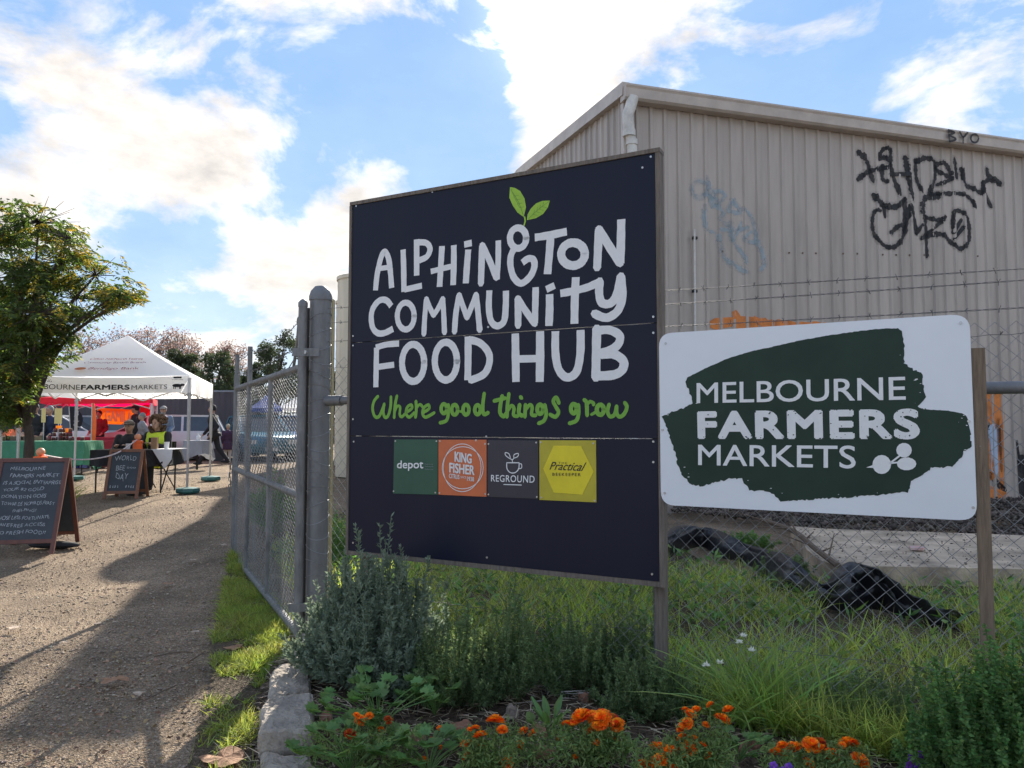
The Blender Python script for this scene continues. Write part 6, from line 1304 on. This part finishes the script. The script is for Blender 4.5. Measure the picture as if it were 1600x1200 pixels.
# ================================================================ people
def person(c, rz, J, cloth, label, hair, cap=None, sc=1., hv=None, skinlegs=False):
    """J joints in local metres (x to the figure's left, y the way it faces, z up)"""
    t = thing('person', c, label, 'person'); Mz = Matrix.Rotation(rz, 3, 'Z')
    def T(p): return Vector(c)+Mz@(Vector(p)*sc)
    g_ = lambda k: T(J[k])
    def limb(b, ks, rs, n=10):
        P = [g_(k) for k in ks]; 
        for i in range(len(P)-1):
            m_ = 5; b.tube([P[i].lerp(P[i+1], q/m_) for q in range(m_+1)], [(rs[i]+(rs[i+1]-rs[i])*q/m_)*sc for q in range(m_+1)], n)
        for p, r in zip(P, rs): b.ell(p, (r*sc,)*3, 10, 6)
    def torso(b, e=0):
        hp, ch, nk = g_('hip'), g_('chest'), g_('neck'); ax = (ch-hp).normalized(); sd = (g_('shl')-g_('shr')).normalized(); fw = sd.cross(ax).normalized(); M3 = Matrix((sd, fw, ax)).transposed()
        b.ell(hp, ((.165+e)*sc, (.125+e)*sc, .15*sc), 12, 8, M3); b.ell(hp.lerp(ch, .5), ((.145+e)*sc, (.11+e)*sc, .2*sc), 12, 8, M3); b.ell(ch, ((.18+e)*sc, (.125+e)*sc, .2*sc), 12, 8, M3)
    def remesh(o, v): md = o.modifiers.new('r', 'REMESH'); md.mode = 'VOXEL'; md.voxel_size = v; md.use_smooth_shade = True; s = o.modifiers.new('s', 'SMOOTH'); s.iterations = 3; s.factor = .5
    b = B(); torso(b); hd = g_('head'); F_ = Mz@Vector((0, 1, 0)) if 'look' not in J else (Mz@Vector(J['look'])).normalized(); S_ = F_.cross(Vector((0, 0, 1))).normalized(); MH = Matrix((S_, F_, Vector((0, 0, 1)))).transposed()
    b.ell(hd, (.075*sc, .095*sc, .115*sc), 14, 10, MH); b.ell(hd+(F_*.03+Vector((0, 0, -.055)))*sc, (.055*sc, .065*sc, .06*sc), 12, 8, MH); b.ell(hd+F_*.10*sc+Vector((0, 0, -.012))*sc, (.014*sc, .02*sc, .026*sc), 8, 6, MH)
    for s in (-1, 1): b.ell(hd+S_*s*.078*sc, (.012*sc, .02*sc, .032*sc), 8, 6, MH)
    b.tube([g_('neck').lerp(g_('chest'), .3), hd], .052*sc, 10)
    for s in 'lr':
        limb(b, ['sh'+s, 'el'+s, 'ha'+s], [.055, .042, .028]); limb(b, ['hj'+s, 'kn'+s, 'an'+s], [.085, .058, .038])
        h0 = g_('ha'+s); dd = (h0-g_('el'+s)).normalized(); sd = dd.cross(Vector((0, 0, 1)) if abs(dd.z) < .9 else Vector((0, 1, 0))).normalized(); b.ell(h0+dd*.05*sc, (.035*sc,)*3, 8, 6)
        for k_ in range(4): q = h0+dd*.08*sc+sd*(k_-1.5)*.019*sc; b.tube([q, q+dd*(.05+.01*math.sin(k_*1.1+.5))*sc, q+dd*.085*sc+Vector((0, 0, -.02))*sc], .0095*sc, 6)
        b.tube([h0+dd*.03*sc, h0+dd*.06*sc+sd*.05*sc], .0105*sc, 6)
        b.tube([g_('an'+s)+Vector((0, 0, -.03))*sc, g_('an'+s)+Mz@Vector((0, .13*sc, -.05*sc))], .035*sc, 8)
    o = b.make('body', Mskin, t); remesh(o, .0125)
    b = B(); torso(b, .022)
    for s in 'lr': limb(b, ['sh'+s, 'el'+s, 'ha'+s], [.075, .06, .048])
    b.tube([g_('chest').lerp(g_('neck'), .2), g_('neck')+Vector((0, 0, .01))], .075*sc, 10)
    if J.get('long'): b.tube([g_('hip'), g_('hip')+Vector((0, 0, -J['long']))], [.19*sc, .21*sc], 12)
    o = b.make('jacket' if J.get('jkt') else 'top', cloth[0], t); remesh(o, .016)
    b = B()
    for s in 'lr': limb(b, ['hj'+s, 'kn'+s, 'an'+s], [.105, .078, .058])
    b.ell(g_('hip')+Vector((0, 0, -.04)), (.175*sc, .14*sc, .12*sc), 12, 8); o = b.make('trousers', cloth[1], t); remesh(o, .016)
    for s in 'lr':
        a_ = g_('an'+s); b = B(); f_ = Mz@Vector((0, 1, 0)); M3 = Matrix.Rotation(rz, 3, 'Z'); b.ell(a_+f_*.06*sc+Vector((0, 0, -.045))*sc, (.05*sc, .135*sc, .045*sc), 12, 8, M3); b.make('shoe', Mdark if cloth[2] is None else cloth[2], t, True)
    for s in (-1, 1): B().ell(hd+F_*.086*sc+S_*s*.03*sc+Vector((0, 0, .012))*sc, (.012*sc, .008*sc, .008*sc), 8, 6, MH).make('eye', Mink, t)
    B().ell(hd+F_*.088*sc+Vector((0, 0, -.06))*sc, (.024*sc, .008*sc, .006*sc), 8, 4, MH).make('mouth', mat('lips', (.32, .12, .1), .6), t)
    if hair:
        hm, kind = hair; b = B(); b.ell(hd-F_*.022*sc+Vector((0, 0, .035))*sc, (.088*sc, .098*sc, .105*sc), 14, 10, MH)
        if kind == 'curly':
            rr = random.Random(3)
            for k_ in range(110):
                a_ = rr.uniform(0, 6.283); e = rr.uniform(-.9, 1.3); r = rr.uniform(.10, .16); q = Vector((math.cos(a_)*math.cos(e)*r*1.05, math.sin(a_)*math.cos(e)*r*.8-.04, math.sin(e)*r*1.0))
                if q.y > .035 and q.z < .07 and abs(q.x) < .085: continue
                b.ell(hd+MH@(q*sc)+Vector((0, 0, -.03 if e < 0 else 0.02)), (.034*sc,)*3, 7, 5)
        if kind == 'beard': b.ell(hd+F_*.05*sc+Vector((0, 0, -.09))*sc, (.062*sc, .055*sc, .06*sc), 10, 8, MH)
        o = b.make('hair', hm, t, True)
    if cap:
        b = B(); b.ell(hd+Vector((0, 0, .06))*sc-F_*.01*sc, (.098*sc, .11*sc, .065*sc), 14, 8, MH); b.prism([hd+MH@(Vector(q)*sc) for q in ((-.08, .06, .055), (.08, .06, .055), (.06, .17, .045), (-.06, .17, .045))], (0, 0, .012)); b.make('cap', cap, t, True)
    if hv:
        b = B(); M3 = Mz
        torso(b, .045)
        for s in 'lr': b.ell(g_('sh'+s).lerp(g_('chest'), .25)+Vector((0, 0, .02)), (.085*sc,)*3, 10, 6)
        o = b.make('vest', hv, t); remesh(o, .016); b = B(); z0_ = J['hip'][2]; b.prism([T((x, .17+J['chest'][1], z0_+z)) for x, z in ((-.065, -.02), (.065, -.02), (.045, .42), (-.045, .42))], Mz@Vector((0, .03, 0))); b.make('top_front', cloth[0], t)
    return t
def stand(step=0., arms=.0, lean=0., bend=0.):
    return dict(hip=(0, 0, .93), chest=(0, lean, 1.28), neck=(0, lean, 1.47), head=(0, lean+.03, 1.62), shl=(-.19, lean, 1.40), shr=(.19, lean, 1.40), ell=(-.24, lean-.04-arms, 1.12), elr=(.24, lean-.04+arms, 1.12), hal=(-.22, lean+.08-arms*.6+bend, .90+bend), har=(.22, lean+.08+arms*1.4+bend, .90+bend),
                hjl=(-.09, 0, .90), hjr=(.09, 0, .90), knl=(-.1, step*.45+.03, .5), knr=(.1, -step*.30+.03, .5), anl=(-.1, step, .09), anr=(.1, -step, .09+abs(step)*.12))
def sit():
    return dict(hip=(0, 0, .50), chest=(0, .05, .84), neck=(0, .07, 1.03), head=(0, .10, 1.17), shl=(-.19, .06, .96), shr=(.19, .06, .96), ell=(-.25, .12, .72), elr=(.25, .12, .72), hal=(-.12, .36, .80), har=(.12, .36, .80), hjl=(-.09, .03, .50), hjr=(.09, .03, .50), knl=(-.11, .44, .52), knr=(.11, .44, .52), anl=(-.11, .42, .09), anr=(.13, .5, .09))
def chair(c, rz, label):
    t = thing('folding_chair', c, label, 'chair', 'chairs at the black table'); Mz = Matrix.Rotation(rz, 3, 'Z'); T = lambda x, y, z: Vector(c)+Mz@Vector((x, y, z))
    B().box(T(0, 0, .43), (.42, .42, .03), rz).make('seat', Mblack, t); B().box(T(0, -.2, .72), (.40, .025, .28), rz).make('backrest', Mblack, t)
    for x in (-.19, .19):
        for y0, y1 in ((-.2, .2), (.2, -.2)): B().tube([T(x, y0, 0), T(x, y1, .44 if y1 > 0 else .85)], .012, 6).make('leg', Mblack, t)
p1 = cg(206, 13.75); person(p1, R(186), sit(), (Mdark, Mdark, None), 'seated man in grey flat cap and dark jacket behind the black table', (Mgreyhair, 'short'), cap=mat('brown_cap', (.13, .11, .10), .9, .2, 30), sc=.97)
chair(p1+Vector((0, .0, 0)), R(186), 'black folding chair under the man in the cap')
p2 = cg(251, 13.6); person(p2, R(172), sit(), (Mdark, Mdark, None), 'seated woman with big curly hair and yellow high visibility vest', (Mhair, 'curly'), hv=Mhivis, sc=1.02)
chair(p2, R(172), 'black folding chair under the curly haired woman')
person(cg(213, 21.5), R(100), stand(.05, .05), (Mdark, Mdark, None), 'man in black cap and black top standing beyond the seated man', (Mdark, 'short'), cap=Mdark, sc=1.0)
person(cg(229, 20.5), R(120), stand(.05, .1, .1), (Mgreycl, Mdark, None), 'person in grey and white top bending behind the seated pair', (Mgreyhair, 'short'), sc=.86)
person(cg(256, 20.8), R(190), stand(.02, 0, 0, .1), (Mdenim, Mdark, None), 'bearded person in grey beanie and blue shirt behind the curly haired woman', (Mgreyhair, 'beard'), cap=Mgreyhair, sc=.97)
J = stand(.36, .16, .05); J['jkt'] = 1; J['long'] = .10
person(cg(336, 21.6), R(96), J, (Mdark, Mdark, None), 'tall man in black puffer jacket striding past the round table', (Mdark, 'short'), sc=1.0)
J = stand(.08, .05); J['long'] = .22
person(cg(357, 22.4), R(15), J, (Mplum, Mtan, Mwhitecl), 'blond child in dark plum coat and pale leggings beside the striding man', (Mbhair, 'short'), sc=.68)
person(cg(156, 23.0), R(180), stand(.03, 0, 0, .1), (Mred, Mdark, None), 'stallholder in dark red standing left of the GAMILA banner', (Mdark, 'short'), sc=.92)
person(cg(79, 19.2), R(170), stand(.03, 0, 0, .1), (Mnavy, Mdark, None), 'stallholder in navy behind the yellow price signs', (Mgreyhair, 'short'), sc=.95)
person(cg(56, 19.0), R(200), stand(.03, 0, 0, .1), (Mdark, Mdark, None), 'customer in black just right of the tree trunk behind the table', (Mdark, 'short'), sc=.98)
person(cg(11, 19.4), R(200), stand(.03, 0, 0, .1), (Mdark, Mdark, None), 'short stallholder in black in front of the orange shelter', (Mdark, 'short'), sc=.85)
t = thing('small_board', cg(346, 23.2), 'low dark board standing between the striding man and the child', 'sign'); B().box(cg(345, 23.2)+Vector((0, 0, .22)), (.4, .04, .4)).make('board', Mchalk, t)
B().box(cg(345, 23.25)+Vector((0, .1, .22)), (.38, .03, .38)).make('board_back', Mchalk, t)

# ================================================================ trees
def branchy(b, p, d, ln, r, depth, ends, spread=.5, shrink=.72, kids=3, grav=0.):
    q = p+d*ln; mid = p+d*ln*.5+Vector((random.uniform(-1, 1), random.uniform(-1, 1), random.uniform(-.5, .5)))*ln*.07
    b.tube([p, mid, q], [r, r*.85, r*.68], 6 if r < .03 else 8, False)
    if depth == 0: ends.append((q, d)); return
    for k in range(kids):
        nd = (d+Vector((random.gauss(0, spread), random.gauss(0, spread), random.gauss(grav, spread*.7)))).normalized(); branchy(b, q if k else mid.lerp(q, .8), nd, ln*shrink*random.uniform(.8, 1.15), r*.62, depth-1, ends, spread, shrink, kids, grav)
# near left tree
Y0 = 11.2; base = Vector((px2(50, Y0), Y0, H(px2(50, Y0), Y0))); tree = thing('leafy_tree', base, 'green leafy tree with forked trunk at the left by the market tent', 'tree')
tb = B(); fork = at(43, 665, Y0); tb.tube(smooth_path([base, base+Vector((-.03, 0, .2)), at(46, 690, Y0), fork]), [.085]*6+[.075]*6+[.065]*7, 10)
blobs = [(60,348,48,.0),(15,370,55,.3),(105,372,30,-.2),(95,410,48,.2),(30,430,60,-.3),(150,430,36,0),(185,458,30,-.2),(120,465,42,.3),(60,490,55,-.5),(5,500,55,.2),(165,478,24,.2),(88,503,36,-.1),(22,545,45,.4),(120,488,26,.3),(28,570,38,-.4),(5,580,50,.5),(85,535,20,0),(25,608,34,.2),(20,620,38,-.2),(205,462,14,0),(14,640,20,.2),(25,650,25,.6),(-40,440,70,.3),(-50,560,70,0),(-60,350,50,.2)]
LB = []; LDd = []; YB = []; YD = []
for (px, py, r, dy) in blobs:
    Yb = Y0+dy*1.6; c = at(px, py, Yb); rr = r/FPX*Yb; m1 = fork.lerp(c, .4)+Vector((-.12 if px > 100 else 0, 0, .45 if px > 100 else .2)); tb.tube(smooth_path([fork, m1, c], 5), [.045-.033*i/10 for i in range(11)], 6, False)
    nsp = int(42*(r/40)**1.6)+6
    for k in range(nsp):
        o = Vector((random.gauss(0, .5), random.gauss(0, .6), random.gauss(0, .42)))*rr; q = c+o; tw = q+Vector((o.x*.1, o.y*.1, .0)); tb.tube([c, c.lerp(q, .5), c.lerp(q, .85)], [.007, .005, .003], 4, False)
        dd = (Vector((o.x, o.y, 0)).normalized()*.8+Vector((random.gauss(0, .4), random.gauss(0, .4), -.15))).normalized()
        # pinnate spray: rachis with drooping leaflets
        for s in range(3):
            d2 = (dd+Vector((random.gauss(0, .6), random.gauss(0, .6), random.gauss(-.1, .3)))).normalized(); sd = d2.cross(Vector((0, 0, 1))).normalized(); ln = random.uniform(.16, .3)
            yl = (random.random() < (.35 if (px > 140 or (py < 420 and px > 60)) else .08))
            for j in range(9):
                u = (j+1)/9; pp = q+d2*ln*u+Vector((0, 0, -.10*u*u)); 
                for side in ((1, -1) if j < 8 else (0,)):
                    dl = d2*.6+sd*side+Vector((0, 0, -.35)); (YB if yl else LB).append(tuple(pp)); (YD if yl else LDd).append(tuple(dl))
tb.make('trunk', Mbark, tree, True)
OUT = [(-300,250),(0,312),(40,315),(78,322),(84,344),(132,350),(142,375),(163,400),(192,405),(224,440),(228,468),(185,478),(152,490),(162,515),(126,522),(117,545),(138,550),(128,572),(92,572),(60,588),(50,640),(44,655),(40,650),(5,690),(-300,700)]
def prune(P, D):
    P = np.array(P); D = np.array(D); dx, dy, dz = P[:, 0], P[:, 1], P[:, 2]-EYE; cc, ss = math.cos(PIT), math.sin(PIT); f_ = dy*cc+dz*ss; px = 800+FPX*dx/f_; py = 600-FPX*(dz*cc-dy*ss)/f_
    k = inpoly(px+RNG.normal(0, 4, len(px)), py+RNG.normal(0, 4, len(px)), OUT); g_ = fbm(P[:, 0]*.7+P[:, 1]*.3, P[:, 2]*2.2+P[:, 0]*.35, 3.1, 2)+.45*fbm(P[:, 0], P[:, 2]*1.5, 7., 5); edge = np.clip((px-20)/160, 0, 1); k &= (g_ > -.38+.25*edge) | (RNG.random(len(px)) < .06); return P[k], D[k]
LB, LDd = prune(LB, LDd); YB, YD = prune(YB, YD)
V, F3 = leaves(np.array(LB), np.array(LDd)+RNG.normal(0, .15, (len(LB), 3)), RNG.uniform(.06, .10, len(LB)), .027); npobj('crown', V, None, F3, Mtree, tree)
V, F3 = leaves(np.array(YB), np.array(YD)+RNG.normal(0, .15, (len(YB), 3)), RNG.uniform(.055, .095, len(YB)), .022); npobj('yellow_leaves', V, None, F3, Mtreey, tree)
# far bare trees with few russet leaves
def baretree(px, py_top, Y, label, w=1., leafn=1500, grp='bare autumn trees beyond the yard', m=Mrust, dens=5):
    x = px2(px, Y); base = Vector((x, Y, .4)); top = at(px, py_top, Y).z; t = thing('bare_tree', base, label, 'tree', grp); b = B(); ends = []; h = top-.4
    branchy(b, base, Vector((0, 0, 1)), h*.30, .10, dens, ends, .42*w, .72, 3, .12); b.make('trunk', Mbark, t)
    e = np.array([tuple(q) for q, d in ends]); idx = RNG.integers(0, len(e), leafn); q = e[idx]+RNG.normal(0, .16, (leafn, 3)); V, F3 = leaves(q, RNG.normal(0, 1, (leafn, 3)), .13, .08); npobj('leaves', V, None, F3, m, t)
baretree(175, 492, 40, 'bare russet tree rising left of the tent peak'); baretree(215, 495, 42, 'bare russet tree just right of the tent peak'); baretree(140, 500, 41, 'bare tree half hidden behind the green tree'); baretree(288, 492, 44, 'tallest bare tree above the evergreens', leafn=700); baretree(335, 515, 43, 'reddish bare tree above the dark fence', leafn=2200); baretree(245, 520, 44, 'low bare tree between tent peak and evergreens')
def bushtree(px, py_top, Y, rx, label, m=Mever, zb=.4, n=5200, ls=.17, name='evergreen_tree', grp='dark evergreens behind the yard', gap=.0, seed=1):
    x = px2(px, Y); base = Vector((x, Y, zb)); top = at(px, py_top, Y).z; h = top-zb; t = thing(name, base, label, 'tree', grp); rx = rx/FPX*Y; rr = random.Random(px*7+seed); cl = []; tb = B(); tb.tube([base, base+Vector((0, 0, h*.6))], [.16, .07], 8)
    for k in range(26):
        a = rr.uniform(0, 6.283); r = math.sqrt(rr.random())*.8; z = rr.uniform(.25, .92); k2 = (1-((z-.45)/.6)**2)**.5 if abs(z-.45) < .58 else .3; c = base+Vector((rx*r*k2*math.cos(a), rx*.8*r*k2*math.sin(a), h*z)); cl.append((c, rr.uniform(.16, .30)*rx)); tb.tube([base+Vector((0, 0, h*z*.6)), c], [.05, .015], 5)
    tb.make('trunk', Mbark, t); tot = sum(q[1]**2 for q in cl); V_ = []; 
    for c, r in cl:
        m_ = int(n*r*r/tot); d = unit(RNG.normal(size=(m_, 3))); V_.append(np.array(c)+d*(r*RNG.uniform(.55, 1.12, (m_, 1)))*np.array([1.1, 1, .8]))
    q = np.concatenate(V_); V, F3 = leaves(q, RNG.normal(0, 1, q.shape), ls*RNG.uniform(.6, 1.3, len(q)), ls*.5); npobj('crown', V, None, F3, m, t)
bushtree(285, 538, 36, 38, 'round dark evergreen directly right of the tent roof'); bushtree(335, 542, 35, 44, 'wide dark evergreen above the dark cladding fence'); bushtree(262, 560, 38, 25, 'smaller evergreen tucked behind the tent slope'); bushtree(375, 580, 37, 25, 'low evergreen behind the far gate end')
bushtree(130, 530, 37, 38, 'grey green tree seen between green tree and tent', m=Mever, n=4200); bushtree(432, 503, 40, 52, 'loose grey green tree above the gate mesh', n=5200, ls=.15, grp=None); bushtree(478, 515, 42, 46, 'grey green tree half behind the gate post', n=5000, ls=.15); bushtree(60, 560, 40, 60, 'evergreen mass behind the leafy tree'); bushtree(0, 570, 38, 60, 'evergreen at the far left edge')
bushtree(405, 560, 43, 30, 'evergreen seen through the top of the gate'); bushtree(520, 570, 45, 40, 'evergreen behind the gate post and tanks')
# creeper with orange leaves growing up behind the open gate
shrub('weedy_shrub', Vector((px2(430, 9.6), 9.6, H(px2(430, 9.6), 9.6))), .35, .3, .8, 90, Mpars, 'leafy green weeds growing behind the gate mesh', 'bush', .07, .03, 30, 1, .4)
shrub('weedy_shrub', Vector((px2(533, 8.0), 8.0, 0)), .25, .3, .7, 70, Mpars, 'sunlit green weeds between gate post and board', 'bush', .07, .025, 30, 1, .4)
shrub('weedy_shrub', at(1150, 820, 9.6)*1+Vector((0, 0, -at(1150, 820, 9.6).z)), .5, .25, .26, 80, Mpars, 'low weeds behind the left end of the plastic sheeting', 'bush', .06, .02, 30, 1, .4)
shrub('weedy_shrub', at(1225, 850, 7.6)*1+Vector((0, 0, -at(1225, 850, 7.6).z)), .3, .25, .34, 80, Mrose, 'dark weeds at the broken corner of the slab', 'bush', .05, .016, 30, 1, .4)
SC.cycles.max_bounces = 6; SC.cycles.transparent_max_bounces = 8; SC.cycles.diffuse_bounces = 3
